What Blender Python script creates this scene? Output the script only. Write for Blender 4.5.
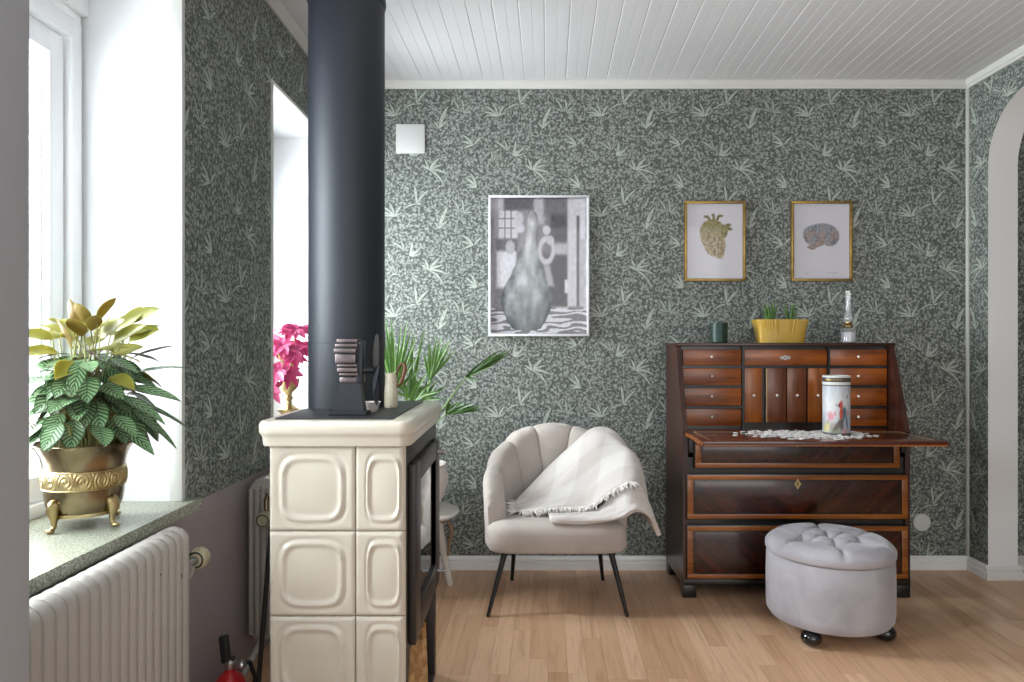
import bpy, bmesh, math, random
from math import sin, cos, pi, radians, sqrt, atan2, floor, exp
from mathutils import Vector, Matrix, noise as mnoise

# ------------------------------------------------------------------ scene, camera, light
for o in list(bpy.data.objects):
    bpy.data.objects.remove(o, do_unlink=True)
scene = bpy.context.scene
COL = scene.collection

D = 3.45            # distance camera -> back wall
S = 203.0           # pixels per metre on the back wall
F = S * D           # focal length in pixels (1024 px wide frame)
CZ = 1.113          # camera height
VX, VY = 525.0, 343.0
HC = 2.4            # ceiling height

cam_d = bpy.data.cameras.new('camera')
cam = bpy.data.objects.new('camera', cam_d)
COL.objects.link(cam)
cam.location = (0, 0, CZ)
cam.rotation_euler = (pi / 2, 0, 0)
cam_d.sensor_fit = 'HORIZONTAL'
cam_d.sensor_width = 36.0
cam_d.lens = F / 1024 * 36
cam_d.shift_x = -(VX - 512) / 1024
cam_d.shift_y = (VY - 341) / 1024
cam_d.clip_start = 0.02
scene.camera = cam

world = bpy.data.worlds.new('overcast_sky')
scene.world = world
world.use_nodes = True
wbg = world.node_tree.nodes['Background']
wbg.inputs['Color'].default_value = (0.93, 0.97, 1.0, 1)
wbg.inputs['Strength'].default_value = 0.60

def area_light(name, loc, rot, sx, sy, power, color=(1, 1, 1)):
    l = bpy.data.lights.new(name, 'AREA')
    l.shape = 'RECTANGLE'; l.size = sx; l.size_y = sy
    l.energy = power; l.color = color
    o = bpy.data.objects.new(name, l); COL.objects.link(o)
    o.location = loc; o.rotation_euler = rot
    return o
# daylight entering by the two windows of the left wall
area_light('daylight_near_window', (-1.55, 1.40, 1.50), (0, -radians(80), 0), 1.4, 1.0, 112, (0.90, 0.96, 1.0))
area_light('daylight_far_window', (-1.55, 2.98, 1.50), (0, -radians(80), 0), 1.4, 0.7, 125, (0.90, 0.96, 1.0))
# soft fill lamp added behind the camera, no window stands there
area_light('rear_fill_light', (1.2, -2.2, 1.7), (radians(80), 0, 0), 2.6, 1.8, 25, (1.0, 0.98, 0.95))

vs = scene.view_settings
vs.view_transform = 'Standard'
vs.look = 'None'
vs.gamma = 1.0
vs.use_curve_mapping = False
vs.exposure = 0.47

# ------------------------------------------------------------------ helpers
random.seed(7)
def lin(c):
    r = []
    for v in c[:3]:
        v = v / 255.0
        r.append(v / 12.92 if v <= 0.04045 else ((v + 0.055) / 1.055) ** 2.4)
    return (r[0], r[1], r[2], 1.0)

def px(x, y, d):
    """pixel + depth -> world point (only used to read measurements off the photo)"""
    s = F / d
    return Vector(((x - VX) / s, d, CZ - (y - VY) / s))

class E:
    """small expression wrapper over shader math nodes"""
    nt = None
    def __init__(self, s): self.s = s
    @staticmethod
    def op(kind, *a):
        n = E.nt.nodes.new('ShaderNodeMath'); n.operation = kind
        for i, v in enumerate(a):
            v = v.s if isinstance(v, E) else v
            if isinstance(v, (int, float)): n.inputs[i].default_value = float(v)
            else: E.nt.links.new(v, n.inputs[i])
        return E(n.outputs[0])
    def __add__(a, b): return E.op('ADD', a, b)
    def __radd__(a, b): return E.op('ADD', b, a)
    def __sub__(a, b): return E.op('SUBTRACT', a, b)
    def __rsub__(a, b): return E.op('SUBTRACT', b, a)
    def __mul__(a, b): return E.op('MULTIPLY', a, b)
    def __rmul__(a, b): return E.op('MULTIPLY', b, a)
    def __truediv__(a, b): return E.op('DIVIDE', a, b)
    def __neg__(a): return E.op('MULTIPLY', a, -1)
def esin(a): return E.op('SINE', a)
def ecos(a): return E.op('COSINE', a)
def eabs(a): return E.op('ABSOLUTE', a)
def emax(a, b): return E.op('MAXIMUM', a, b)
def emin(a, b): return E.op('MINIMUM', a, b)
def efloor(a): return E.op('FLOOR', a)
def efrac(a): return E.op('FRACT', a)
def eatan2(a, b): return E.op('ARCTAN2', a, b)
def esqrt(a): return E.op('SQRT', a)
def epow(a, b): return E.op('POWER', a, b)
def esmooth(a, lo, hi):
    n = E.nt.nodes.new('ShaderNodeMapRange'); n.interpolation_type = 'SMOOTHSTEP'
    E.nt.links.new(a.s, n.inputs[0])
    n.inputs[1].default_value = lo; n.inputs[2].default_value = hi
    return E(n.outputs[0])
def sep(sock):
    n = E.nt.nodes.new('ShaderNodeSeparateXYZ'); E.nt.links.new(sock, n.inputs[0])
    return E(n.outputs[0]), E(n.outputs[1]), E(n.outputs[2])
def comb(x, y, z=0.0):
    n = E.nt.nodes.new('ShaderNodeCombineXYZ')
    for i, v in enumerate((x, y, z)):
        if isinstance(v, E): E.nt.links.new(v.s, n.inputs[i])
        else: n.inputs[i].default_value = float(v)
    return n.outputs[0]
def mixc(fac, a, b):
    n = E.nt.nodes.new('ShaderNodeMix'); n.data_type = 'RGBA'
    if isinstance(fac, E): E.nt.links.new(fac.s, n.inputs[0])
    else: n.inputs[0].default_value = fac
    for i, v in ((6, a), (7, b)):
        if isinstance(v, (tuple, list)): n.inputs[i].default_value = v
        else: E.nt.links.new(v, n.inputs[i])
    return n.outputs[2]
def position():
    return E.nt.nodes.new('ShaderNodeNewGeometry').outputs['Position']
def objco():
    return E.nt.nodes.new('ShaderNodeTexCoord').outputs['Object']
def uvco():
    return E.nt.nodes.new('ShaderNodeTexCoord').outputs['UV']
def enoise(vec, scale, detail=2.0, rough=0.5, dist=0.0):
    n = E.nt.nodes.new('ShaderNodeTexNoise')
    E.nt.links.new(vec, n.inputs['Vector'])
    n.inputs['Scale'].default_value = scale
    n.inputs['Detail'].default_value = detail
    n.inputs['Roughness'].default_value = rough
    n.inputs['Distortion'].default_value = dist
    return E(n.outputs[0])
def ewhite(vec):
    n = E.nt.nodes.new('ShaderNodeTexWhiteNoise'); n.noise_dimensions = '3D'
    E.nt.links.new(vec, n.inputs['Vector'])
    return E(n.outputs['Value'])

def newmat(name):
    m = bpy.data.materials.new(name); m.use_nodes = True
    E.nt = m.node_tree
    b = m.node_tree.nodes['Principled BSDF']
    return m, b
def setbase(b, v):
    if isinstance(v, (tuple, list)): b.inputs['Base Color'].default_value = v
    else: E.nt.links.new(v, b.inputs['Base Color'])
def bump(b, h, strength=0.3, dist=0.01):
    n = E.nt.nodes.new('ShaderNodeBump')
    n.inputs['Strength'].default_value = strength; n.inputs['Distance'].default_value = dist
    E.nt.links.new(h.s, n.inputs['Height']); E.nt.links.new(n.outputs[0], b.inputs['Normal'])
def mat(name, c, rough=0.5, metal=0.0, var=0.06, vscale=30.0, coat=0.0, sheen=0.0, bmp=0.0, bscale=200.0, trans=0.0, ior=1.45, sub=0.0):
    """plain painted / fabric / metal surface with slight procedural unevenness"""
    m, b = newmat(name)
    co = objco()
    n = enoise(co, vscale, 3.0)
    base = lin(c)
    dark = tuple(x * (1 - var) for x in base[:3]) + (1,)
    lite = tuple(min(1, x * (1 + var)) for x in base[:3]) + (1,)
    setbase(b, mixc(n, dark, lite))
    b.inputs['Roughness'].default_value = rough
    b.inputs['Metallic'].default_value = metal
    if coat:
        b.inputs['Coat Weight'].default_value = coat; b.inputs['Coat Roughness'].default_value = 0.08
    if sheen:
        b.inputs['Sheen Weight'].default_value = sheen; b.inputs['Sheen Roughness'].default_value = 0.4
    if trans:
        b.inputs['Transmission Weight'].default_value = trans; b.inputs['IOR'].default_value = ior
    if sub:
        b.inputs['Subsurface Weight'].default_value = sub
        b.inputs['Subsurface Radius'].default_value = (0.01, 0.008, 0.006)
    if bmp:
        bump(b, enoise(co, bscale, 2.0), bmp, 0.004)
    return m

class MB:
    """mesh builder in world coordinates"""
    def __init__(self):
        self.v = []; self.f = []; self.m = []; self.uv = []; self.col = []
    def add(self, verts, faces, mi=0, uv=None):
        o = len(self.v)
        self.v.extend([Vector(p) for p in verts])
        if uv is None: self.uv.extend([(0, 0)] * len(verts))
        else: self.uv.extend(uv)
        for f in faces:
            self.f.append([o + i for i in f]); self.m.append(mi)
        return self
    def box(self, x0, x1, y0, y1, z0, z1, bev=0.0, mi=0, seg=2):
        bm = bmesh.new()
        vs_ = [bm.verts.new(p) for p in ((x0,y0,z0),(x1,y0,z0),(x1,y1,z0),(x0,y1,z0),(x0,y0,z1),(x1,y0,z1),(x1,y1,z1),(x0,y1,z1))]
        for f in ((0,3,2,1),(4,5,6,7),(0,1,5,4),(1,2,6,5),(2,3,7,6),(3,0,4,7)):
            bm.faces.new([vs_[i] for i in f])
        if bev > 0:
            bmesh.ops.bevel(bm, geom=list(bm.edges), offset=bev, segments=seg, profile=0.5, affect='EDGES')
        self._take(bm, mi); return self
    def _take(self, bm, mi, mtx=None):
        bm.verts.index_update()
        vv = [(mtx @ v.co if mtx else v.co.copy()) for v in bm.verts]
        self.add(vv, [[v.index for v in f.verts] for f in bm.faces], mi)
        bm.free()
    def obox(self, c, ax, ay, az, bev=0.0, mi=0):
        """box from centre and three half axis vectors"""
        c, ax, ay, az = map(Vector, (c, ax, ay, az))
        bm = bmesh.new(); bmesh.ops.create_cube(bm, size=2.0)
        lx, ly, lz = ax.length, ay.length, az.length
        for v in bm.verts: v.co = Vector((v.co.x*lx, v.co.y*ly, v.co.z*lz))
        if bev > 0: bmesh.ops.bevel(bm, geom=list(bm.edges), offset=bev, segments=2, profile=0.5, affect='EDGES')
        R = Matrix((ax.normalized(), ay.normalized(), az.normalized())).transposed().to_4x4()
        self._take(bm, mi, Matrix.Translation(c) @ R); return self
    def prism(self, pts, a, b, axis='y', mi=0):
        """extrude a closed 2D outline (in the other two axes, in xyz order) from a to b"""
        n = len(pts)
        def mk(p, t):
            if axis == 'y': return (p[0], t, p[1])
            if axis == 'x': return (t, p[0], p[1])
            return (p[0], p[1], t)
        vv = [mk(p, a) for p in pts] + [mk(p, b) for p in pts]
        ff = [[i, (i+1) % n, n + (i+1) % n, n + i] for i in range(n)]
        ff += [list(range(n))[::-1], list(range(n, 2*n))]
        return self.add(vv, ff, mi)
    def tube(self, pts, rad, n=10, mi=0, cap=True, flat=1.0):
        pts = [Vector(p) for p in pts]; k = len(pts)
        if not isinstance(rad, (list, tuple)): rad = [rad] * k
        vv = []; prev = None
        for i, p in enumerate(pts):
            t = (pts[min(i+1, k-1)] - pts[max(i-1, 0)])
            if t.length < 1e-9: t = Vector((0, 0, 1))
            t.normalize()
            if prev is None:
                u = t.orthogonal().normalized()
            else:
                u = prev - t * prev.dot(t)
                u = u.normalized() if u.length > 1e-6 else t.orthogonal().normalized()
            prev = u; w = t.cross(u)
            for j in range(n):
                a = 2*pi*j/n
                vv.append(p + u*cos(a)*rad[i] + w*sin(a)*rad[i]*flat)
        ff = []
        for i in range(k-1):
            for j in range(n):
                ff.append([i*n+j, i*n+(j+1) % n, (i+1)*n+(j+1) % n, (i+1)*n+j])
        if cap:
            ff.append(list(range(n))[::-1]); ff.append([(k-1)*n+j for j in range(n)])
        return self.add(vv, ff, mi)
    def lathe(self, prof, c, n=32, mi=0, axis=(0, 0, 1), close=True, sx=1.0, sy=1.0):
        """prof = [(radius, height)], turned round the axis through c"""
        c = Vector(c); A = Vector(axis).normalized()
        if abs(A.z) > 0.999: U = Vector((1, 0, 0)); A = Vector((0, 0, 1)) if A.z > 0 else A
        else: U = A.orthogonal().normalized()
        W = A.cross(U)
        vv = []; uv = []
        k = len(prof)
        for i, (r, h) in enumerate(prof):
            for j in range(n):
                a = 2*pi*j/n
                vv.append(c + A*h + U*(r*cos(a)*sx) + W*(r*sin(a)*sy)); uv.append((j/n, i/max(1, k-1)))
        ff = []
        for i in range(k-1):
            for j in range(n):
                ff.append([i*n+j, i*n+(j+1) % n, (i+1)*n+(j+1) % n, (i+1)*n+j])
        if close:
            if prof[0][0] > 1e-6: ff.append(list(range(n))[::-1])
            if prof[-1][0] > 1e-6: ff.append([(k-1)*n+j for j in range(n)])
        return self.add(vv, ff, mi, uv)
    def grid(self, fn, nu, nv, mi=0, wrapu=False, flip=False):
        """fn(u,v) with u,v in 0..1"""
        vv = []; uv = []
        cu = nu if wrapu else nu + 1
        for j in range(nv+1):
            for i in range(cu):
                u, v = i/nu, j/nv
                vv.append(fn(u, v)); uv.append((u, v))
        ff = []
        for j in range(nv):
            for i in range(nu):
                a = j*cu+i; b = j*cu+(i+1) % cu
                q = [a, b, b+cu, a+cu]
                ff.append(q[::-1] if flip else q)
        return self.add(vv, ff, mi, uv)
    def ball(self, c, r, n=16, mi=0, sc=(1, 1, 1)):
        c = Vector(c)
        k = max(4, n//2)
        return self.grid(lambda u, v: c + Vector((r*sc[0]*sin(pi*v)*cos(2*pi*u), r*sc[1]*sin(pi*v)*sin(2*pi*u), -r*sc[2]*cos(pi*v))), n, k, mi, wrapu=True)

ORG = {}
def build(name, mb, mats, parent=None, smooth=True, angle=40, merge=True, recalc=True, origin=None):
    me = bpy.data.meshes.new(name)
    if origin is None:
        if parent is not None: org = ORG[parent.name]
        else:
            xs = [p.x for p in mb.v]; ys = [p.y for p in mb.v]; zs = [p.z for p in mb.v]
            org = Vector(((min(xs)+max(xs))/2, (min(ys)+max(ys))/2, min(zs)))
    else: org = Vector(origin)
    me.from_pydata([tuple(p - org) for p in mb.v], [], mb.f)
    if not isinstance(mats, (list, tuple)): mats = [mats]
    for m in mats: me.materials.append(m)
    for i, p in enumerate(me.polygons):
        p.material_index = mb.m[i]; p.use_smooth = smooth
    uvl = me.uv_layers.new(name='UVMap')
    for l in me.loops: uvl.data[l.index].uv = mb.uv[l.vertex_index]
    if mb.col:
        at = me.color_attributes.new('Col', 'FLOAT_COLOR', 'POINT')
        for i, c in enumerate(mb.col): at.data[i].color = c
    bm = bmesh.new(); bm.from_mesh(me)
    if merge: bmesh.ops.remove_doubles(bm, verts=list(bm.verts), dist=1e-6)
    if recalc: bmesh.ops.recalc_face_normals(bm, faces=list(bm.faces))
    if smooth:
        for e in bm.edges:
            if len(e.link_faces) == 2 and e.calc_face_angle(0) > radians(angle): e.smooth = False
    bm.to_mesh(me); bm.free()
    o = bpy.data.objects.new(name, me); COL.objects.link(o)
    if parent is not None:
        o.parent = parent
        o.location = org - ORG[parent.name]
    else: o.location = org
    ORG[o.name] = org
    return o
def tag(o, label=None, cat=None, group=None, kind=None):
    if label: o['label'] = label
    if cat: o['category'] = cat
    if group: o['group'] = group
    if kind: o['kind'] = kind
    return o
def thing(name, label, cat, loc, group=None):
    o = bpy.data.objects.new(name, None); COL.objects.link(o)
    o.location = loc; o.empty_display_size = 0.05
    ORG[o.name] = Vector(loc)
    return tag(o, label, cat, group)
def struct(name, mb, m, parent=None, **k):
    o = build(name, mb, m, parent, **k)
    if parent is None: o['kind'] = 'structure'
    return o
def lerp(a, b, t): return a + (b - a) * t
def interp(xs, ys, x):
    if x <= xs[0]: return ys[0]
    for i in range(len(xs)-1):
        if x <= xs[i+1]:
            t = (x-xs[i])/(xs[i+1]-xs[i]); t = t*t*(3-2*t)*0.5 + t*0.5
            return ys[i] + (ys[i+1]-ys[i])*t
    return ys[-1]
def sstep(x, a, b):
    t = max(0, min(1, (x-a)/(b-a))); return t*t*(3-2*t)
def crom(p, t):
    """Catmull-Rom through list p, t in 0..1"""
    n = len(p)-1; f = t*n; i = min(int(f), n-1); u = f-i
    p0, p1, p2, p3 = p[max(0, i-1)], p[i], p[i+1], p[min(n, i+2)]
    return 0.5*((2*p1) + (p2-p0)*u + (2*p0-5*p1+4*p2-p3)*u*u + (3*p1-p0-3*p2+p3)*u*u*u)
# ------------------------------------------------------------------ wallpaper
def flowers(u, v, scale, petals, size, seed, stretch=False, rnd=1.0):
    """one scattered layer of small blossoms or leaves: returns (mask, cell random)"""
    vec = comb(u, v, seed)
    n = E.nt.nodes.new('ShaderNodeTexVoronoi'); n.voronoi_dimensions = '2D'; n.feature = 'F1'
    off = comb(u + seed * 1.37, v + seed * 0.71)
    E.nt.links.new(off, n.inputs['Vector'])
    n.inputs['Scale'].default_value = scale; n.inputs['Randomness'].default_value = rnd
    cr, cg, cb = sep(n.outputs['Color'])
    pxx, pyy, _ = sep(n.outputs['Position'])
    dx = (u + seed * 1.37) - pxx; dy = (v + seed * 0.71) - pyy
    r = n.outputs['Distance']
    ang = eatan2(dy, dx)
    if stretch:
        th = cr * 6.283
        a = dx * ecos(th) + dy * esin(th)
        b = dy * ecos(th) - dx * esin(th)
        b = b - a * a * 12.0
        rr = esqrt(a * a * 0.22 + b * b * 2.6)
        m = esmooth((size / scale) - rr, 0.0, 0.08 / scale)
    else:
        rad = (0.62 + 0.38 * ecos(ang * float(petals) + cg * 6.283))
        rr = esqrt(dx * dx + dy * dy)
        m = esmooth(rad * (size / scale) - rr, 0.0, 0.10 / scale)
    return m, cb

def leaf_mask(x, y, ang, L, w, k, ox=0.0, oy=0.0):
    ca, sa = cos(ang), sin(ang)
    a = (x - ox) * ca + (y - oy) * sa
    b = (y - oy) * ca - (x - ox) * sa - (a * a) * k
    t = a / L
    wid = t * (1.0 - t) * (4.6 * w)
    return wid - eabs(b)

def wallpaper_color():
    X, Y, Z = sep(position())
    u = X + Y; v = Z
    ground = mixc(enoise(comb(u, v), 6.0, 2.0), lin((71, 76, 72)), lin((85, 90, 86)))
    dim = lin((123, 127, 122)); mid = lin((149, 153, 148)); lite = lin((173, 177, 172))
    m2, c2 = flowers(u, v, 104.0, 3, 0.50, 3.1)
    col = mixc(m2 * 0.9, ground, mixc(c2, lin((104, 111, 104)), mid))
    m3, c3 = flowers(u, v, 74.0, 2, 0.42, 7.7, True)
    col = mixc(m3 * esmooth(c3, 0.30, 0.35), col, mixc(c3, dim, mid))
    m4, c4 = flowers(u, v, 52.0, 5, 0.46, 11.3)
    col = mixc(m4 * esmooth(c4, 0.35, 0.4), col, mixc(c4, mid, lite))
    # leaf sprays of the printed repeat (0.509 x 0.494 m)
    TU, TV = 0.509, 0.494
    k = 1.0 / (4.545 * S)
    tone = lin((184, 190, 181)); tone2 = lin((170, 176, 168)); dark = lin((64, 70, 66))
    motifs = [   # x, y on the repeat, then leaves (angle, length, width, bend)
        (188, 122, [(100, 62, 5.5, .003), (122, 66, 6, .005), (140, 58, 5.5, .007), (158, 50, 5, .006), (72, 52, 6, -.004), (50, 34, 5, -.01)], tone),
        (288, 66, [(92, 78, 7, .001), (68, 72, 7.5, -.004), (160, 52, 6, .018), (20, 20, 5, 0)], tone),
        (482, 100, [(100, 58, 6, .006), (66, 50, 5.5, -.008), (28, 42, 5, -.010), (140, 30, 5, .01)], tone2),
        (390, 178, [(80, 92, 10, -.002), (58, 46, 6, -.004), (112, 34, 5, .006)], tone),
        (78, 252, [(150, 50, 6.5, .004), (124, 62, 6.5, .004), (176, 40, 5.5, .01), (62, 46, 6, -.006)], tone),
        (232, 278, [(128, 66, 6, .004), (100, 48, 5, .003), (66, 30, 4, 0)], tone2),
        (252, 296, [(58, 54, 7, .006), (8, 56, 7, .010), (34, 30, 5, .004), (-18, 44, 5.5, .012)], tone),
        (342, 366, [(98, 48, 6, .004), (60, 64, 7.5, -.003), (128, 36, 5.5, .006), (18, 70, 7, -.008), (-10, 78, 6.5, -.009), (38, 58, 6, -.005)], tone),
        (92, 444, [(128, 60, 7, .003), (104, 62, 6.5, .003), (150, 44, 5.5, .005), (168, 36, 5, .006)], tone),
        (166, 322, [(98, 42, 5, .002), (160, 24, 4.5, .006), (58, 22, 4, 0)], tone2),
        (30, 108, [(88, 60, 6, .002), (60, 44, 5, -.006), (30, 36, 5, -.01)], tone2),
        (430, 250, [(86, 30, 5, .002), (130, 28, 5, .004), (44, 28, 5, -.004)], tone2),
    ]
    for (mx_, my_, leaves, tn) in motifs:
        cu = (560 + mx_ / 4.545 - VX) / S + D
        cv = CZ + (VY - (90 + my_ / 4.545)) / S
        x = (efrac((u - cu) / TU + 0.5) - 0.5) * TU
        y = (efrac((v - cv) / TV + 0.5) - 0.5) * TV
        m = None
        for (a, L, w, bd) in leaves:
            q = leaf_mask(x, y, radians(a), L * k * 1.22, w * k * 0.78, bd / k * 0.9)
            m = q if m is None else emax(m, q)
        col = mixc(esmooth(m, -0.0045, 0.0) * 0.75, col, dark)
        shade = esmooth(enoise(comb(u * 1.0, v * 1.0), 70.0, 1.0), 0.40, 0.62)
        inner = mixc(esmooth(m, 0.0008, 0.0035) * (0.10 + 0.65 * shade), tn, lin((140, 147, 142)))
        col = mixc(esmooth(m, 0.0, 0.0012), col, inner)
    return col

WPG = None
def wallpaper_mat(name, dado=None):
    global WPG
    if WPG is None:
        WPG = bpy.data.node_groups.new('floral_repeat', 'ShaderNodeTree')
        WPG.interface.new_socket('Color', in_out='OUTPUT', socket_type='NodeSocketColor')
        E.nt = WPG
        go = WPG.nodes.new('NodeGroupOutput')
        WPG.links.new(wallpaper_color(), go.inputs[0])
    m, b = newmat(name)
    g_ = m.node_tree.nodes.new('ShaderNodeGroup'); g_.node_tree = WPG
    col = g_.outputs[0]
    if dado is not None:
        X, Y, Z = sep(position())
        grime = enoise(position(), 5.0, 4.0, 0.6)
        paint = mixc(grime, lin((152, 140, 143)), lin((172, 160, 163)))
        col = mixc(esmooth(Z + Y * 0.008, dado - 0.001, dado + 0.001), paint, col)
    setbase(b, col)
    b.inputs['Roughness'].default_value = 0.62
    b.inputs['Specular IOR Level'].default_value = 0.3
    return m

M = {}
M['wallpaper'] = wallpaper_mat('floral_wallpaper')
M['wallpaper_dado'] = wallpaper_mat('floral_wallpaper_over_paint', 0.672)
M['white'] = mat('white_paint', (226, 226, 226), 0.5, var=0.02, vscale=6)
M['reveal'] = mat('reveal_plaster', (228, 229, 230), 0.6, var=0.02, vscale=8, bmp=0.08, bscale=260)
M['trim'] = mat('trim_paint', (216, 215, 211), 0.4, var=0.02)
M['skirting'] = mat('skirting_gloss_paint', (240, 240, 239), 0.35, var=0.01)
M['frame_white'] = mat('window_gloss_paint', (240, 241, 243), 0.35, var=0.01)
M['corner_strip'] = mat('corner_strip_paint', (186, 186, 178), 0.5, var=0.03)
M['pier'] = mat('grey_white_paint', (166, 168, 174), 0.6, var=0.015, vscale=4)
M['ceiling'] = mat('ceiling_paint', (212, 211, 213), 0.45, var=0.02, vscale=3)

def floor_mat():
    m, b = newmat('oak_strip_floor')
    X, Y, Z = sep(position())
    u = X - Y * 0.0329; v = Y
    w = 0.066
    ui = u / w; row = efloor(ui)
    off = ewhite(comb(row, 3.0, 0.0)) * 2.0
    vi = v / 0.52 + off; cellv = efloor(vi)
    rnd = ewhite(comb(row, cellv, 1.0))
    rnd2 = ewhite(comb(row, cellv, 5.0))
    co = comb(u * 22.0 + rnd * 40.0, v * 1.6 + rnd2 * 30.0, rnd * 9.0)
    g = enoise(co, 1.6, 5.0, 0.6, 0.6)
    fine = enoise(comb(u * 260.0, v * 7.0, rnd * 5.0), 1.0, 3.0)
    base = mixc(rnd, lin((208, 166, 131)), lin((228, 190, 157)))
    base = mixc(esmooth(rnd2, 0.72, 0.98) * 0.5, base, lin((184, 140, 104)))
    col = mixc(esmooth(g, 0.45, 0.72) * 0.5, base, lin((174, 130, 96)))
    col = mixc(esmooth(fine, 0.5, 0.75) * 0.22, col, lin((156, 114, 82)))
    fu = efrac(ui); fv = efrac(vi)
    eu = emin(fu, 1.0 - fu) * w; ev = emin(fv, 1.0 - fv) * 0.52
    seam = 1.0 - esmooth(emin(eu, ev), 0.0002, 0.0012)
    col = mixc(seam * 0.45, col, lin((104, 70, 46)))
    setbase(b, col)
    rough = E.op('MULTIPLY_ADD', g, 0.12, 0.26)
    E.nt.links.new(rough.s, b.inputs['Roughness'])
    b.inputs['Specular IOR Level'].default_value = 0.3
    bump(b, (1.0 - seam) + g * 0.05, 0.15, 0.002)
    return m
M['floor'] = floor_mat()

def granite_mat():
    m, b = newmat('speckled_terrazzo')
    p = objco()
    a = enoise(p, 170.0, 2.0); c = enoise(p, 420.0, 2.0)
    col = mixc(esmooth(a, 0.42, 0.6), lin((126, 128, 108)), lin((174, 176, 162)))
    col = mixc(esmooth(c, 0.58, 0.66), col, lin((72, 82, 66)))
    col = mixc(esmooth(enoise(p, 300.0, 1.0), 0.62, 0.68), col, lin((214, 218, 208)))
    setbase(b, col); b.inputs['Roughness'].default_value = 0.3
    return m
M['granite'] = granite_mat()

def glass_mat(name, tint=(1, 1, 1), gloss=0.06):
    m = bpy.data.materials.new(name); m.use_nodes = True
    nt = m.node_tree; nt.nodes.clear(); E.nt = nt
    out = nt.nodes.new('ShaderNodeOutputMaterial')
    t = nt.nodes.new('ShaderNodeBsdfTransparent'); t.inputs[0].default_value = (*tint, 1)
    g = nt.nodes.new('ShaderNodeBsdfGlossy'); g.inputs['Roughness'].default_value = 0.02
    f = nt.nodes.new('ShaderNodeFresnel'); f.inputs[0].default_value = 1.45
    mx = nt.nodes.new('ShaderNodeMixShader')
    k = E(f.outputs[0]) * gloss * 12.0
    k = emin(k, 0.9)
    nt.links.new(k.s, mx.inputs[0]); nt.links.new(t.outputs[0], mx.inputs[1]); nt.links.new(g.outputs[0], mx.inputs[2])
    nt.links.new(mx.outputs[0], out.inputs[0])
    return m
M['pane'] = glass_mat('window_pane', (0.97, 0.98, 0.98), 0.05)
M['clear_glass'] = glass_mat('clear_glass', (0.90, 0.93, 0.95), 0.09)
def chimney_glass():
    m = bpy.data.materials.new('chimney_glass'); m.use_nodes = True
    nt = m.node_tree; nt.nodes.clear(); E.nt = nt
    out_ = nt.nodes.new('ShaderNodeOutputMaterial')
    t = nt.nodes.new('ShaderNodeBsdfTransparent')
    d = nt.nodes.new('ShaderNodeBsdfDiffuse'); d.inputs[0].default_value = (0.9, 0.9, 0.92, 1)
    g = nt.nodes.new('ShaderNodeBsdfGlossy'); g.inputs['Roughness'].default_value = 0.08
    lw = nt.nodes.new('ShaderNodeLayerWeight'); lw.inputs[0].default_value = 0.35
    a = nt.nodes.new('ShaderNodeMixShader'); b2 = nt.nodes.new('ShaderNodeMixShader')
    k = E(lw.outputs['Facing']) * 0.35 + 0.08
    nt.links.new(k.s, a.inputs[0]); nt.links.new(t.outputs[0], a.inputs[1]); nt.links.new(d.outputs[0], a.inputs[2])
    b2.inputs[0].default_value = 0.06
    nt.links.new(a.outputs[0], b2.inputs[1]); nt.links.new(g.outputs[0], b2.inputs[2])
    nt.links.new(b2.outputs[0], out_.inputs[0])
    return m
M['chimney'] = chimney_glass()
M['stove_glass'] = glass_mat('stove_glass', (0.35, 0.35, 0.36), 0.12)

def wood_mat(name, c0, c1, axis='x', freq=1.0, rough=0.3, coat=0.22, herring=None, streak=0.6):
    m, b = newmat(name)
    X, Y, Z = sep(position())
    if herring is not None:
        dx = eabs(X - herring)
        a = (dx - Z) * 0.707; l = (dx + Z) * 0.707
        co = comb(a * 60.0 * freq, l * 2.0, Y * 2.0)
    elif axis == 'x': co = comb(X * 2.2, Y * 45.0 * freq, Z * 45.0 * freq)
    elif axis == 'y': co = comb(X * 45.0 * freq, Y * 2.2, Z * 45.0 * freq)
    else: co = comb(X * 45.0 * freq, Y * 45.0 * freq, Z * 2.2)
    g = enoise(co, 1.0, 5.0, 0.62, 0.4)
    big = enoise(position(), 7.0, 3.0)
    col = mixc(esmooth(g, 0.36, 0.66), lin(c0), lin(c1))
    col = mixc(esmooth(big, 0.4, 0.7) * 0.45, col, lin(c0))
    setbase(b, col)
    b.inputs['Roughness'].default_value = rough
    b.inputs['Coat Weight'].default_value = coat; b.inputs['Coat Roughness'].default_value = 0.12
    return m
M['mahog'] = wood_mat('dark_mahogany', (46, 20, 13), (78, 38, 24), 'z', 0.7)
M['mahog_x'] = wood_mat('dark_mahogany_rail', (44, 19, 12), (74, 36, 23), 'x', 0.7)
M['flap'] = wood_mat('polished_mahogany_flap', (70, 27, 17), (98, 44, 28), 'x', 0.6, 0.16, 0.5)
M['orange'] = wood_mat('warm_drawer_veneer', (112, 52, 8), (170, 88, 18), 'x', 0.5)
M['orange_z'] = wood_mat('warm_pilaster_veneer', (128, 62, 10), (180, 100, 26), 'z', 0.5)
M['brownz'] = wood_mat('brown_door_veneer', (96, 48, 22), (130, 72, 36), 'z', 0.5)
M['band'] = wood_mat('satinwood_banding', (126, 68, 22), (166, 98, 38), 'x', 0.8, 0.25)
M['herring'] = wood_mat('chevron_veneer', (40, 15, 8), (78, 34, 18), 'x', 0.45, 0.2, 0.35, herring=1.187)
M['black_wood'] = mat('ebonised_wood', (16, 13, 12), 0.3, var=0.2, coat=0.3)
M['inlay'] = mat('pale_inlay', (196, 160, 116), 0.4)
M['bone'] = mat('bone_knob', (230, 224, 210), 0.35)
M['log'] = wood_mat('split_firewood', (168, 120, 72), (222, 184, 132), 'y', 0.6, 0.8, 0.0)
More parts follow.
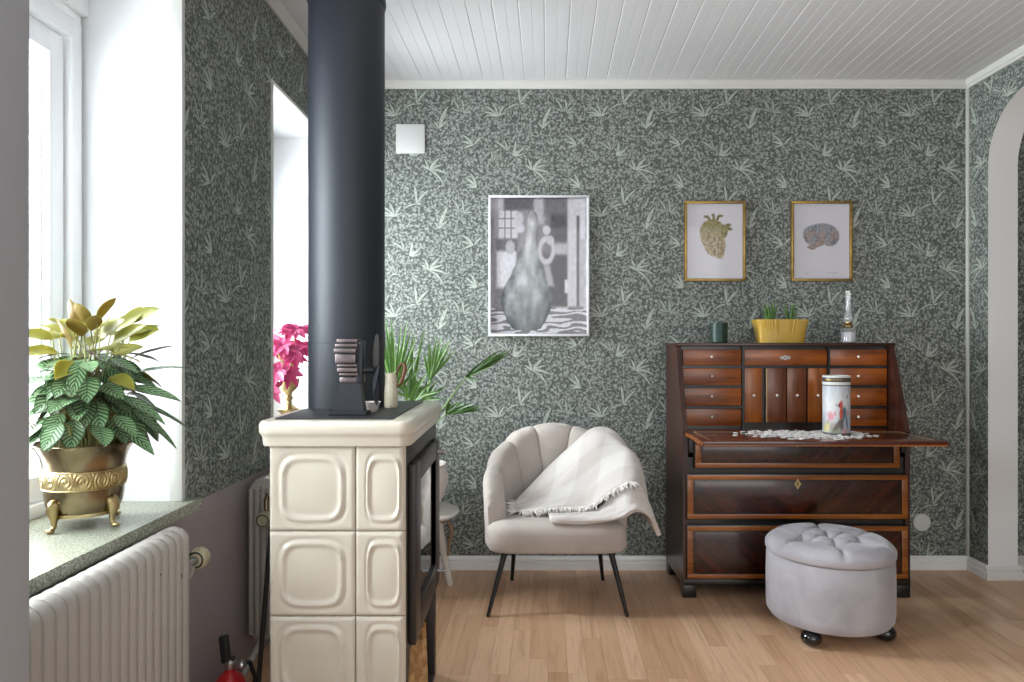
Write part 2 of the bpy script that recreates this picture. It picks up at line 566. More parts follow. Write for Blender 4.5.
M['pale_wood'] = wood_mat('bronze_wood', (120, 96, 74), (150, 124, 98), 'z', 0.7, 0.5, 0.1)
M['handle_wood'] = wood_mat('brown_handle_wood', (84, 44, 18), (130, 78, 36), 'z', 0.8, 0.4, 0.2)

M['steel'] = mat('brushed_steel', (190, 190, 192), 0.3, 1.0)
M['black_metal'] = mat('matte_black_pipe', (31, 35, 44), 0.52, 0.0, var=0.1, vscale=12)
M['iron'] = mat('cast_iron', (52, 47, 47), 0.42, 0.3, var=0.12, bmp=0.1, bscale=160)
M['iron_plate'] = mat('iron_top_plate', (58, 58, 60), 0.5, 0.3, var=0.12)
M['black_paint'] = mat('black_leg_paint', (18, 18, 19), 0.4)
M['fan_black'] = mat('anodised_black', (36, 37, 42), 0.4, 0.2, var=0.1)
M['fan_fin'] = mat('anodised_bronze_fin', (118, 106, 106), 0.35, 0.8, var=0.08)
M['fan_blade'] = mat('grey_fan_blade', (120, 120, 124), 0.35, 0.7)
M['soot'] = mat('sooty_firebrick', (60, 54, 50), 0.9, var=0.3, vscale=18)

def glaze_mat():
    m, b = newmat('cream_glazed_ceramic')
    n = enoise(objco(), 9.0, 3.0)
    setbase(b, mixc(n, lin((194, 185, 169)), lin((210, 201, 187))))
    b.inputs['Roughness'].default_value = 0.32
    b.inputs['Coat Weight'].default_value = 0.3; b.inputs['Coat Roughness'].default_value = 0.1
    return m
M['glaze'] = glaze_mat()

def chipped_enamel(name, c):
    m, b = newmat(name)
    p = objco()
    chip = esmooth(enoise(p, 38.0, 3.0), 0.735, 0.755)
    setbase(b, mixc(chip, mixc(enoise(p, 5.0, 2.0), lin(c), lin(tuple(x * 0.96 for x in c))), lin((58, 48, 42))))
    b.inputs['Roughness'].default_value = 0.4
    return m
M['radiator'] = chipped_enamel('radiator_enamel', (180, 174, 168))
M['valve'] = mat('ivory_valve_plastic', (176, 166, 138), 0.5)
M['dark'] = mat('dark_gap', (22, 20, 20), 0.8)

def brass_mat(name, c0, c1, rough, relief=False):
    m, b = newmat(name)
    p = objco()
    n = enoise(p, 14.0, 4.0, 0.6)
    col = mixc(esmooth(n, 0.35, 0.7), lin(c0), lin(c1))
    setbase(b, col)
    b.inputs['Metallic'].default_value = 1.0
    b.inputs['Roughness'].default_value = rough
    bump(b, enoise(p, 26.0, 2.0), 0.12, 0.004)
    return m
M['brass_old'] = brass_mat('aged_brass', (120, 106, 84), (154, 138, 110), 0.22)
M['brass'] = brass_mat('bright_brass', (176, 154, 108), (202, 182, 138), 0.3)
M['gold'] = brass_mat('gold_frame', (150, 122, 66), (182, 152, 92), 0.4)

def velvet(name, c, cl):
    m, b = newmat(name)
    p = objco()
    n = enoise(p, 6.0, 4.0, 0.6, 0.5); f = enoise(p, 420.0, 2.0)
    col = mixc(esmooth(n, 0.3, 0.7), lin(c), lin(cl))
    setbase(b, col)
    b.inputs['Roughness'].default_value = 0.8
    b.inputs['Sheen Weight'].default_value = 0.45; b.inputs['Sheen Roughness'].default_value = 0.35
    b.inputs['Specular IOR Level'].default_value = 0.15
    bump(b, f, 0.12, 0.001)
    return m
M['chair'] = velvet('taupe_velvet', (179, 169, 162), (193, 183, 176))
M['ottoman'] = velvet('grey_velvet', (158, 154, 160), (176, 172, 177))

def blanket_mat():
    m, b = newmat('woven_throw')
    u, v, _ = sep(uvco())
    a = esmooth(esin(u * 22.0 + v * 4.0), -0.15, 0.15); c = esmooth(esin(v * 14.0 - u * 3.0), -0.15, 0.15)
    k = a * 0.5 + c * 0.5
    col = mixc(k, lin((206, 196, 191)), lin((222, 217, 213)))
    weave = enoise(comb(u * 500.0, v * 320.0), 1.0, 1.0)
    setbase(b, col); b.inputs['Roughness'].default_value = 0.95
    b.inputs['Sheen Weight'].default_value = 0.3
    bump(b, weave, 0.35, 0.002)
    return m
M['blanket'] = blanket_mat()
M['fringe'] = mat('fringe_yarn', (234, 229, 224), 0.95)

# leaves -------------------------------------------------------------
def leaf_material(name, fn, rough=0.4, trans=0.25):
    m = bpy.data.materials.new(name); m.use_nodes = True
    nt = m.node_tree; E.nt = nt
    b = nt.nodes['Principled BSDF']; out = nt.nodes['Material Output']
    col = fn()
    nt.links.new(col, b.inputs['Base Color']); b.inputs['Roughness'].default_value = rough
    t = nt.nodes.new('ShaderNodeBsdfTranslucent'); nt.links.new(col, t.inputs[0])
    mx = nt.nodes.new('ShaderNodeMixShader'); mx.inputs[0].default_value = trans
    nt.links.new(b.outputs[0], mx.inputs[1]); nt.links.new(t.outputs[0], mx.inputs[2])
    nt.links.new(mx.outputs[0], out.inputs[0])
    return m
def calathea_top():
    u, v, _ = sep(uvco())          # u across 0..1, v along
    c = eabs(u - 0.5) * 2.0
    ph = v * 8.5 - c * 2.1
    st = esmooth(esin(ph * 6.283), -0.25, 0.55)
    edge = esmooth(c, 0.78, 0.95)
    mid = 1.0 - esmooth(c, 0.03, 0.08)
    col = mixc(st, lin((142, 176, 128)), lin((56, 88, 52)))
    col = mixc(edge, col, lin((54, 88, 46)))
    col = mixc(mid * 0.7, col, lin((52, 84, 52)))
    return col
M['cal_top'] = leaf_material('patterned_leaf', calathea_top, 0.32, 0.15)
M['cal_under'] = leaf_material('purple_leaf_underside', lambda: mixc(enoise(objco(), 30.0), lin((116, 84, 90)), lin((136, 108, 104))), 0.45, 0.3)
M['cal_young'] = leaf_material('young_yellow_green_leaf', lambda: mixc(enoise(objco(), 24.0), lin((118, 128, 38)), lin((168, 160, 66))), 0.35, 0.45)
M['cal_youngu'] = leaf_material('young_bronze_underside', lambda: mixc(enoise(objco(), 26.0), lin((138, 128, 58)), lin((150, 112, 72))), 0.4, 0.45)
M['stem'] = leaf_material('plant_stem', lambda: mixc(enoise(objco(), 20.0), lin((106, 112, 52)), lin((168, 164, 96))), 0.5, 0.1)
M['bract'] = leaf_material('magenta_bract', lambda: mixc(enoise(objco(), 22.0), lin((160, 32, 84)), lin((204, 84, 134))), 0.45, 0.35)
M['palm'] = leaf_material('palm_blade', lambda: mixc(enoise(objco(), 16.0), lin((88, 136, 62)), lin((160, 196, 122))), 0.42, 0.3)
M['palm_dark'] = leaf_material('palm_blade_dark', lambda: mixc(enoise(objco(), 16.0), lin((56, 96, 40)), lin((98, 140, 66))), 0.42, 0.3)
M['palm_stem'] = leaf_material('palm_petiole', lambda: mixc(enoise(objco(), 10.0), lin((112, 146, 84)), lin((158, 184, 130))), 0.5, 0.1)
M['aloe'] = leaf_material('aloe_leaf', lambda: mixc(enoise(objco(), 40.0), lin((58, 104, 44)), lin((112, 152, 74))), 0.45, 0.1)
M['soil'] = mat('potting_soil', (52, 40, 32), 0.95, var=0.35, vscale=120, bmp=0.5, bscale=150)
M['pot_white'] = mat('white_pot_glaze', (206, 198, 192), 0.4, var=0.04)
M['stool_white'] = mat('white_stool_paint', (216, 212, 206), 0.4, var=0.03)
M['yellow'] = mat('mustard_glaze', (196, 158, 62), 0.16, var=0.06, coat=0.6)
M['green_glass'] = mat('dark_green_glass', (34, 60, 52), 0.45, var=0.1)
M['red'] = mat('extinguisher_red', (170, 24, 30), 0.3, coat=0.3)
M['black_plastic'] = mat('black_plastic', (24, 24, 25), 0.45)
M['paper'] = mat('print_paper', (216, 214, 220), 0.45, var=0.01)
M['white_frame'] = mat('white_frame_paint', (226, 226, 230), 0.35)
M['cream'] = mat('cream_ceramic', (206, 196, 172), 0.35, var=0.05)
def speckled():
    m, b = newmat('speckled_cream_ceramic')
    n = enoise(objco(), 150.0, 2.0)
    setbase(b, mixc(esmooth(n, 0.64, 0.68), lin((206, 196, 172)), lin((120, 96, 70)))); b.inputs['Roughness'].default_value = 0.35
    return m
M['speckled'] = speckled()
M['puzzle'] = mat('jigsaw_card', (232, 229, 227), 0.6, var=0.12, vscale=120)
M['plate'] = mat('cover_plate_plastic', (214, 216, 214), 0.4, var=0.01)
def vcol_mat(name, rough=0.3):
    m, b = newmat(name)
    n = E.nt.nodes.new('ShaderNodeVertexColor'); n.layer_name = 'Col'
    setbase(b, n.outputs[0]); b.inputs['Roughness'].default_value = rough
    return m
M['print'] = vcol_mat('printed_picture', 0.3)

# ------------------------------------------------------------------ the setting
LX = -0.95                     # left wall face
RX0, RX1 = 2.182, 2.322        # right wall faces
W1 = (0.98, 1.935)             # near window opening (along y)
W2 = (2.632, 3.34)             # far window opening
SZ, HZ = 0.646, 2.09           # underside of sill, head of openings
OUT = -1.40

mb = MB().box(-1.6, 4.2, -0.6, 3.6, -0.08, 0.0)
struct('floor', mb, M['floor'], smooth=False)

mb = MB()
prof = []
xb = -1.6
while xb < 4.2:
    prof += [(xb, 0.0022), (xb + 0.0035, 0.0), (xb + 0.049, 0.0), (xb + 0.0505, 0.001), (xb + 0.052, 0.0), (xb + 0.0965, 0.0)]
    xb += 0.1
n = len(prof)
vv = []
for (x, z) in prof: vv.append((x + (-0.6 - D) * 0.0329, -0.6, HC + z))
for (x, z) in prof: vv.append((x + (3.6 - D) * 0.0329, 3.6, HC + z))
for (x, z) in (prof[0], prof[-1]):
    vv += [(x + (-0.6 - D) * 0.0329, -0.6, HC + 0.08), (x + (3.6 - D) * 0.0329, 3.6, HC + 0.08)]
ff = [[i, i + 1, n + i + 1, n + i] for i in range(n - 1)]
b0 = 2 * n
ff += [[b0, b0 + 1, b0 + 3, b0 + 2], [0, n, b0 + 1, b0], [n - 1, b0 + 2, b0 + 3, 2 * n - 1]]
mb.add(vv, ff)
struct('ceiling', mb, M['ceiling'], smooth=False, recalc=False)

mb = MB().box(-1.6, 4.2, D, D + 0.15, 0.0, HC + 0.05)
struct('wall_back', mb, M['wallpaper'], smooth=False)

def faced(mb, axis=0):
    """wallpaper on the faces that look along x, white plaster on the reveals"""
    o = MB()
    for f in mb.f:
        pts = [mb.v[i] for i in f]
        nrm = (pts[1] - pts[0]).cross(pts[2] - pts[1])
        o.add(pts, [list(range(len(pts)))], 0 if abs(nrm.x) > max(abs(nrm.y), abs(nrm.z)) else 1)
    return o
mb = MB()
mb.box(OUT, LX, 0.75, 3.45, 0.0, SZ)
mb.box(OUT, LX, 0.75, 3.45, HZ, HC + 0.05)
mb.box(OUT, LX, 0.75, W1[0], SZ, HZ)
mb.box(OUT, LX, W1[1], W2[0], SZ, HZ)
mb.box(OUT, LX, W2[1], 3.45, SZ, HZ)
struct('wall_left', faced(mb), [M['wallpaper_dado'], M['reveal']], smooth=False)

# right wall with the arched opening
A0, A1, AH, AR = 1.75, 3.30, 2.245, 0.30
out = [(0.5, 0), (A0, 0)]
for i in range(13):
    a = pi - i * pi / 24
    out.append((A0 + AR + AR * cos(a), AH - AR + AR * sin(a)))
for i in range(13):
    a = pi / 2 - i * pi / 24
    out.append((A1 - AR + AR * cos(a), AH - AR + AR * sin(a)))
out += [(A1, 0), (3.45, 0), (3.45, HC + 0.05), (0.5, HC + 0.05)]
mb = MB().prism(out, RX0, RX1, 'x')
for i, f in enumerate(mb.f): mb.m[i] = 0 if len(f) > 4 else 1
struct('wall_right', mb, [M['wallpaper'], M['white']], angle=30)
mb = MB().box(4.05, 4.2, -0.6, 3.45, 0, HC + 0.05)
struct('wall_beyond', mb, M['wallpaper'], smooth=False)
# out-of-focus end of the partition the camera looks past
mb = MB().box(-1.45, -0.635, 0.75, 0.90, 0.0, HC + 0.05, 0.004)
struct('wall_near', mb, M['pier'])

BB = [(0, 0), (0.018, 0), (0.018, 0.034), (0.010, 0.038), (0.010, 0.043), (0.015, 0.047), (0.013, 0.056), (0.006, 0.058), (0.005, 0.066), (0, 0.066)]
def board_x(x0, x1, y, sgn, prof=BB):     # runs along x against a face at y
    return MB().prism([(y + sgn * a, z) for a, z in prof], x0, x1, 'x')
def board_y(y0, y1, x, sgn, prof=BB):
    return MB().prism([(x + sgn * a, z) for a, z in prof], y0, y1, 'y')
struct('baseboard_back', board_x(LX, RX0, D, -1), M['skirting'], angle=20)
struct('baseboard_beyond', board_x(RX1, 4.05, D, -1), M['trim'], angle=20)
struct('baseboard_right', board_y(A1, D, RX0, -1), M['skirting'], angle=20)
b = board_x(RX0 - 0.016, RX1 + 0.016, A1, -1)
struct('baseboard_arch', b, M['trim'], angle=20)
CV = [(0, 0), (0.010, 0), (0.014, 0.008), (0.022, 0.014), (0.030, 0.030), (0.030, 0.036), (0, 0.036)]
struct('trim_1', MB().prism([(D - a, HC - 0.036 + z) for a, z in CV], LX, RX0, 'x'), M['trim'], angle=20)
struct('trim_2', MB().prism([(RX0 - a, HC - 0.036 + z) for a, z in CV], 0.5, D, 'y'), M['trim'], angle=20)
struct('trim_3', MB().prism([(LX + a, HC - 0.036 + z) for a, z in CV], 0.9, D, 'y'), M['trim'], angle=20)
struct('trim_4', MB().tube([(RX0 - 0.002, D - 0.002, 0.066), (RX0 - 0.002, D - 0.002, HC - 0.03)], 0.010, 12), M['corner_strip'])
# corner beads of the window openings
def bead(y, s):
    m_ = MB()
    m_.box(LX - 0.012, LX + 0.004, y - (0.001 if s > 0 else 0.014), y + (0.014 if s > 0 else 0.001), 0.676, HZ + 0.012, 0.0015)
    m_.box(LX - 0.03, LX + 0.004, y - 0.003, y + 0.003, 0.676, HZ, 0.001)
    return m_
struct('trim_5', bead(W1[1], 1), M['trim'])
struct('trim_6', bead(W2[0], -1), M['trim'])
struct('trim_7', MB().box(LX - 0.012, LX + 0.004, W2[0], W2[1], HZ - 0.002, HZ + 0.012, 0.0015), M['trim'])

def window(idx, y0, y1, horn):
    w = thing('window_%d' % idx, None, None, (-1.24, (y0 + y1) / 2, 0.676)); w['kind'] = 'structure'
    XF = -1.215
    f = MB()
    zt = 1.985; zb = 0.71
    # casing, frame and head
    for (a, b_) in ((y1 - 0.055, y1 - 0.012), (y0 + 0.012, y0 + 0.055)):
        f.box(XF - 0.10, XF, a, b_, 0.676, zt, 0.004)
    f.box(XF - 0.10, XF - 0.001, y0 + 0.012, y1 - 0.012, zt - 0.05, zt + 0.002, 0.004)
    f.box(XF - 0.10, XF - 0.001, y0 + 0.012, y1 - 0.012, 0.676, zb, 0.004)
    build('frame', f, M['frame_white'], w)
    f = MB()
    f.box(-1.39, XF - 0.02, y1 - 0.013, y1 - 0.0005, 0.6765, 2.0105, 0.0)
    f.box(-1.39, XF - 0.02, y0 + 0.0005, y0 + 0.013, 0.6765, 2.0105, 0.0)
    f.box(-1.39, XF - 0.004, y0 + 0.0135, y1 - 0.0135, zt + 0.003, 2.0105, 0.0)
    f.box(-1.39, XF + 0.012, y0 + 0.0005, y1 - 0.0005, 2.011, HZ - 0.001, 0.003)
    build('head_board', f, M['frame_white'], w)
    s = MB()
    a, b_ = y0 + 0.06, y1 - 0.06
    sx0, sx1 = XF - 0.075, XF - 0.018
    for (p, q) in ((b_ - 0.058, b_), (a, a + 0.058)):
        s.box(sx0, sx1, p, q, zb + 0.002, zt - 0.054, 0.006)
        s.box(sx0 + 0.02, sx1 - 0.02, p - 0.008, q + 0.008, zb + 0.066, zt - 0.116, 0.003)
    s.box(sx0, sx1, a + 0.058, b_ - 0.058, zt - 0.115, zt - 0.054, 0.002)
    s.box(sx0, sx1, a + 0.058, b_ - 0.058, zb + 0.002, zb + 0.065, 0.002)
    s.box(sx0 + 0.001, sx1 - 0.001, (a + b_) / 2 - 0.03, (a + b_) / 2 + 0.03, zb + 0.06, zt - 0.11, 0.004)
    sash = build('sash', s, M['frame_white'], w)
    g = MB().box(sx0 + 0.026, sx0 + 0.030, a + 0.05, b_ - 0.05, zb + 0.06, zt - 0.11)
    build('pane', g, M['pane'], sash, smooth=False)
    # stone sill with a horn past the opening
    o2 = [(-1.235, y0), (-1.235, y1), (LX, y1)] + ([(LX, y1 + 0.045), (LX + 0.036, y1 + 0.045)] if horn else [(LX + 0.036, y1)]) + [(LX + 0.036, y0), ]
    build('window_sill', MB().prism(o2, 0.6465, 0.676, 'z'), M['granite'], w, smooth=False)
    return w
window(1, W1[0], W1[1], True)
w2 = window(2, W2[0], W2[1], False)
# pale board fixed on the far jamb of the second window
build('jamb_panel', MB().box(-1.045, -0.965, W2[1] - 0.02, W2[1] - 0.001, 0.678, 1.305, 0.002).box(-1.115, -0.965, W2[1] - 0.045, W2[1] - 0.001, 1.305, 1.318, 0.002), M['trim'], w2)
# ------------------------------------------------------------------ foliage helpers
def leaf(mb, base, d, nrm, L, W, droop=0.3, fold=0.15, nl=7, nw=4, mt=0, mu=1, peak=0.85, tip=0.8, two=True):
    base = Vector(base); d = Vector(d).normalized()
    side = d.cross(Vector(nrm))
    if side.length < 1e-4: side = d.orthogonal()
    side.normalize(); n0 = side.cross(d).normalized()
    def fn(off):
        def g(u, v):
            c = base + d * (L * v) + Vector((0, 0, -droop * L * v * v))
            w = W / 2 * max(0.0, sin(pi * v ** peak)) ** tip + 0.0008
            s = u * 2 - 1
            return c + side * (s * w) + n0 * (fold * (s * s) * w + off + 0.05 * w * sin(9 * v + s))
        return g
    mb.grid(fn(0.0), nw, nl, mt)
    if two: mb.grid(fn(-0.0012), nw, nl, mu, flip=True)
def rvec(rng): return Vector((rng.uniform(-1, 1), rng.uniform(-1, 1), rng.uniform(-1, 1)))

# ------------------------------------------------------------------ tiled stove
SX0, SX1, SY0, SY1 = -0.642, -0.300, 1.752, 2.362
ZT = 0.854
st = thing('tiled_stove', 'cream ceramic tiled wood stove with a dark iron door on its right side', 'stove', ((SX0 + SX1) / 2, (SY0 + SY1) / 2, 0))
core = MB()
core.box(SX0 + 0.004, SX1 - 0.06, SY0 + 0.02, SY1, 0.335, ZT)
core.box(SX0 + 0.004, SX0 + 0.05, SY0 + 0.02, SY1, 0.0, 0.335)
core.box(SX0 + 0.05, SX1 - 0.06, SY1 - 0.05, SY1, 0.0, 0.335)
core.box(SX0 + 0.05, SX1 - 0.06, SY0 + 0.02, SY0 + 0.06, 0.0, 0.335)
build('ceramic_core', core, M['glaze'], st, smooth=False)
TH = ZT / 4.0
def tile(x0, x1, z0, z1, corner):
    w = x1 - x0; h = z1 - z0
    cx = (x0 + x1) / 2; cz = (z0 + z1) / 2
    if corner: cx += 0.009
    a = w / 2 - (0.034 if not corner else 0.023); b_ = h / 2 - 0.030
    nu, nv = 44, 40
    def fn(u, v):
        x = x0 + 0.0008 + u * (w - 0.0016); z = z0 + 0.001 + v * (h - 0.002)
        dx = (x - cx) / a; dz = (z - cz) / b_
        q = (abs(dx) ** 4 + abs(dz) ** 4) ** 0.25
        hgt = 0.0085 * exp(-((q - 1.0) / 0.085) ** 2)
        if q < 1: hgt += 0.007 * (1 - q ** 2) ** 0.6 - 0.0015
        e = min(x - x0, x1 - x, z - z0, z1 - z)
        if corner: e2 = x1 - x
        dep = 0.008 * (1 - min(1, e / 0.008)) ** 2
        if corner: dep = max(dep, 0.020 - sqrt(max(0, 0.020 ** 2 - max(0, 0.020 - e2) ** 2)))
        # cushion outside of the ring rises towards a flat margin
        if q > 1: hgt += 0.004 * sstep(q, 1.12, 1.25)
        return Vector((x, SY0 + 0.006 - hgt + dep, z))
    m_ = MB().grid(fn, nu, nv)
    m_.box(x0 + 0.001, x1 - 0.002, SY0 + 0.014, SY0 + 0.0205, z0 + 0.001, z1 - 0.001)
    # skirt
    edge = [fn(u / 20, 0) for u in range(21)] + [fn(1, v / 20) for v in range(1, 21)] + [fn(1 - u / 20, 1) for u in range(1, 21)] + [fn(0, 1 - v / 20) for v in range(1, 20)]
    k = len(edge)
    back = [Vector((p.x, SY0 + 0.0205, p.z)) for p in edge]
    m_.add(edge + back, [[i, (i + 1) % k, k + (i + 1) % k, k + i] for i in range(k)])
    return m_
XM = SX0 + 0.2165
for r in range(4):
    z1 = ZT - r * TH; z0 = z1 - TH
    build('ceramic_tile', tile(SX0, XM, z0, z1, False), M['glaze'], st, angle=60)
    build('ceramic_tile', tile(XM, SX1, z0, z1, True), M['glaze'], st, angle=60)
# moulded top slab
def ring_slab(prof, x0, x1, y0, y1, rad, mi=0, m_=None):
    """prof=[(inset,z)] swept round a rounded rectangle"""
    m_ = m_ or MB(); n = 48
    def pt(k, ins):
        a = 2 * pi * k / n
        cx, cy = (x0 + x1) / 2, (y0 + y1) / 2
        hx, hy = (x1 - x0) / 2 - rad, (y1 - y0) / 2 - rad
        q = int(a // (pi / 2)) % 4
        sx = (1, -1, -1, 1)[q]; sy = (1, 1, -1, -1)[q]
        r = rad - ins
        return Vector((cx + sx * hx + r * cos(a), cy + sy * hy + r * sin(a), 0))
    vv = []
    for ins, z in prof:
        for k in range(n):
            kk = k + 0.5
            p = pt(kk, ins); vv.append((p.x, p.y, z))
    ff = []
    for i in range(len(prof) - 1):
        for k in range(n): ff.append([i*n+k, i*n+(k+1) % n, (i+1)*n+(k+1) % n, (i+1)*n+k])
    ff.append(list(range(n))[::-1]); ff.append([(len(prof)-1)*n + k for k in range(n)])
    m_.add(vv, ff, mi); return m_
slab = ring_slab([(0.020, ZT + 0.0005), (0.011, ZT + 0.002), (0.009, ZT + 0.008), (0.0085, ZT + 0.020), (0.006, ZT + 0.027), (0.002, ZT + 0.032), (0.0, ZT + 0.036), (0.0, ZT + 0.052), (0.002, ZT + 0.059), (0.007, ZT + 0.064), (0.016, ZT + 0.065)],
                 SX0 - 0.028, SX1 + 0.024, SY0 - 0.022, SY1 - 0.01, 0.04)
build('top_slab', slab, M['glaze'], st, angle=50)
TZ = ZT + 0.065
plate = ring_slab([(0.0, TZ - 0.004), (0.0, TZ + 0.002), (0.003, TZ + 0.004)], SX0 + 0.005, SX1 - 0.035, SY0 + 0.02, SY1 - 0.05, 0.012)
pl = build('iron_top_plate', plate, M['iron_plate'], st)
TP = TZ + 0.004
# iron front on the right side
fr = MB()
fr.box(SX1 - 0.06, SX1, SY0 + 0.022, SY1, 0.335, ZT - 0.001, 0.003)
fr.box(SX1 - 0.06, SX1, SY0 + 0.022, SY0 + 0.055, 0.0, 0.335, 0.003)
fr.box(SX1 - 0.06, SX1, SY1 - 0.04, SY1, 0.0, 0.335, 0.003)
fr.box(SX0 + 0.05, SX1, SY0 + 0.06, SY1 - 0.05, 0.0, 0.02, 0.002)
build('iron_front', fr, M['iron'], st)
dY0, dY1, dZ0, dZ1 = 1.80, 2.30, 0.335, 0.80
door = MB()
dx0, dx1 = SX1 + 0.0005, SX1 + 0.020
gY0, gY1, gZ0, gZ1 = 1.885, 2.215, 0.415, 0.745
door.box(dx0, dx1, dY0, gY0, dZ0, dZ1, 0.004); door.box(dx0, dx1, gY1, dY1, dZ0, dZ1, 0.004)
door.box(dx0, dx1, gY0, gY1, dZ0, gZ0, 0.004); door.box(dx0, dx1, gY0, gY1, gZ1, dZ1, 0.004)
dr = build('stove_door', door, M['iron'], st)
build('door_glass', MB().box(dx0 + 0.006, dx0 + 0.010, gY0 - 0.01, gY1 + 0.01, gZ0 - 0.01, gZ1 + 0.01), M['stove_glass'], dr, smooth=False)
for z in (dZ1 - 0.035, dZ0 + 0.05):
    h = MB()
    h.tube([(dx1 - 0.002, dY1 - 0.06, z), (dx1 + 0.022, dY1 - 0.06, z)], 0.006, 10)
    h.ball((dx1 + 0.022, dY1 - 0.06, z), 0.008, 10)
    build('door_pull', h, M['steel'], dr)

rng = random.Random(5)
for i in range(11):
    y = 1.83 + i * 0.04; x = SX1 - 0.026 - rng.random() * 0.006 - (i % 2) * 0.05
    ht = rng.uniform(0.15, 0.285)
    a = rng.uniform(0, 6.28); r_ = rng.uniform(0.016, 0.023)
    lean = Vector((rng.uniform(-0.01, 0.01), rng.uniform(-0.012, 0.012), 0))
    tri = [Vector((cos(a + q) * r_ * rng.uniform(0.8, 1.0), sin(a + q) * r_ * rng.uniform(0.7, 0.95), 0)) for q in (0, 2.0, 3.9, 4.5)]
    vv = [Vector((x, y, 0.0205)) + t for t in tri] + [Vector((x, y, 0.0205 + ht + 0.02 * sin(j * 2 + a))) + t * 0.7 + lean for j, t in enumerate(tri)]
    lg = MB().add(vv, [[0, 3, 2, 1], [4, 5, 6, 7]] + [[j, (j + 1) % 4, 4 + (j + 1) % 4, 4 + j] for j in range(4)])
    o = build('split_log', lg, M['log'], smooth=False)
    tag(o, 'pale split log standing in the open wood bay under the stove door', 'firewood', 'split logs in the stove bay')

# flue pipe
PC = Vector((-0.534, 2.10, 0)); PR = 0.1115
p = thing('flue_pipe', 'tall matte black flue pipe rising from the tiled stove to the ceiling', 'stove pipe', (PC.x, PC.y, TP))
build('pipe', MB().lathe([(PR, TP + 0.0005), (PR, 1.112), (PR + 0.0006, 1.1125), (PR + 0.0006, 1.1145), (PR, 1.115), (PR, 2.125)], (PC.x, PC.y, 0), 64), M['black_metal'], p)
build('upper_pipe', MB().lathe([(PR + 0.003, 2.125), (PR + 0.004, 2.128), (PR + 0.004, 2.145), (PR + 0.002, 2.15), (PR + 0.002, HC - 0.001)], (PC.x, PC.y, 0), 64), M['black_metal'], p)

# stove fan seen from its side -------------------------------------------------
fan = thing('stove_fan', 'small black heat powered fan with bronze fins standing on the stove top', 'stove fan', (-0.463, 1.86, TP))
b = MB()
b.box(-0.516, -0.415, 1.832, 1.888, TP + 0.0003, TP + 0.010, 0.002)
vv = []
for z, xa, xb_, ya, yb in ((TP + 0.010, -0.506, -0.424, 1.842, 1.878), (1.008, -0.489, -0.435, 1.850, 1.872)):
    vv += [(xa, ya, z), (xb_, ya, z), (xb_, yb, z), (xa, yb, z)]
b.add(vv, [[3, 2, 1, 0], [4, 5, 6, 7], [0, 1, 5, 4], [1, 2, 6, 5], [2, 3, 7, 6], [3, 0, 4, 7]])
build('base', b, M['fan_black'], fan, smooth=False)
for i, (za, zb_, xa, xb_, ya, yb) in enumerate(((1.008, 1.023, -0.489, -0.436, 1.846, 1.876), (1.027, 1.034, -0.489, -0.438, 1.838, 1.88), (1.036, 1.048, -0.493, -0.440, 1.836, 1.884), (1.050, 1.058, -0.494, -0.441, 1.838, 1.884),
     (1.060, 1.084, -0.498, -0.444, 1.834, 1.886), (1.087, 1.099, -0.500, -0.442, 1.830, 1.888), (1.102, 1.111, -0.498, -0.440, 1.834, 1.886), (1.114, 1.124, -0.495, -0.440, 1.838, 1.882))):
    build('heat_fin', MB().box(xa, xb_, ya, yb, za, zb_, 0.0028), M['fan_fin'], fan)
build('fin_core', MB().box(-0.445, -0.428, 1.842, 1.88, 1.008, 1.12, 0.002), M['fan_black'], fan)
hub = Vector((-0.402, 1.862, 1.041))
ax = Vector((0.975, 0.22, 0.0)).normalized()
build('motor_hub', MB().tube([hub - ax * 0.03, hub, hub + ax * 0.012], [0.009, 0.009, 0.006], 14), M['black_plastic'], fan)
e1 = Vector((0, 0, 1)); e2 = ax.cross(e1).normalized()
for k in range(4):
    a = radians(72 + 90 * k)
    dv = e1 * sin(a) + e2 * cos(a); tv = e2 * -sin(a) + e1 * cos(a)
    def bl(off):
        def g(u, v):
            w = 0.010 + 0.020 * sin(pi * min(1, v * 0.62 + 0.12)) if v < 0.97 else 0.012
            s = (u - 0.5) * 2
            return hub + ax * (0.006 + off) + dv * (0.006 + 0.092 * v) + tv * (s * w) + ax * (s * w * 0.34 * (1 - 0.4 * v))
        return g
    bm_ = MB().grid(bl(0.0), 4, 8).grid(bl(-0.0012), 4, 8, flip=True)
    build('fan_blade', bm_, M['fan_blade'] if k in (0, 1) else M['fan_black'], fan)

# little jug and dish on the stove
jc = Vector((-0.394, 2.06, TP))
jug = thing('ceramic_jug', 'small speckled cream jug with a brown curved handle beside the flue pipe', 'jug', jc)
build('body', MB().lathe([(0.018, 0.0004), (0.0205, 0.004), (0.0195, 0.05), (0.0165, 0.09), (0.0172, 0.102), (0.0158, 0.102), (0.0150, 0.09), (0.0170, 0.05), (0.017, 0.01), (0.0, 0.008)], jc, 24), M['speckled'], jug)
build('handle', MB().tube([jc + Vector(q) for q in ((0.013, -0.002, 0.094), (0.020, -0.004, 0.112), (0.030, -0.004, 0.128), (0.040, -0.004, 0.130), (0.042, -0.004, 0.115), (0.036, -0.004, 0.09), (0.028, -0.003, 0.07), (0.017, -0.002, 0.062))], [0.003, 0.0035, 0.004, 0.005, 0.006, 0.006, 0.005, 0.004], 10), M['handle_wood'], jug)
dc = Vector((-0.428, 1.945, TP))
o = build('dish', MB().lathe([(0.016, 0.0004), (0.018, 0.003), (0.026, 0.024), (0.0275, 0.027), (0.0255, 0.026), (0.016, 0.006), (0, 0.005)], dc, 28), M['pot_white'])
tag(o, 'tiny white dish on the iron stove top between the fan and the jug', 'dish')

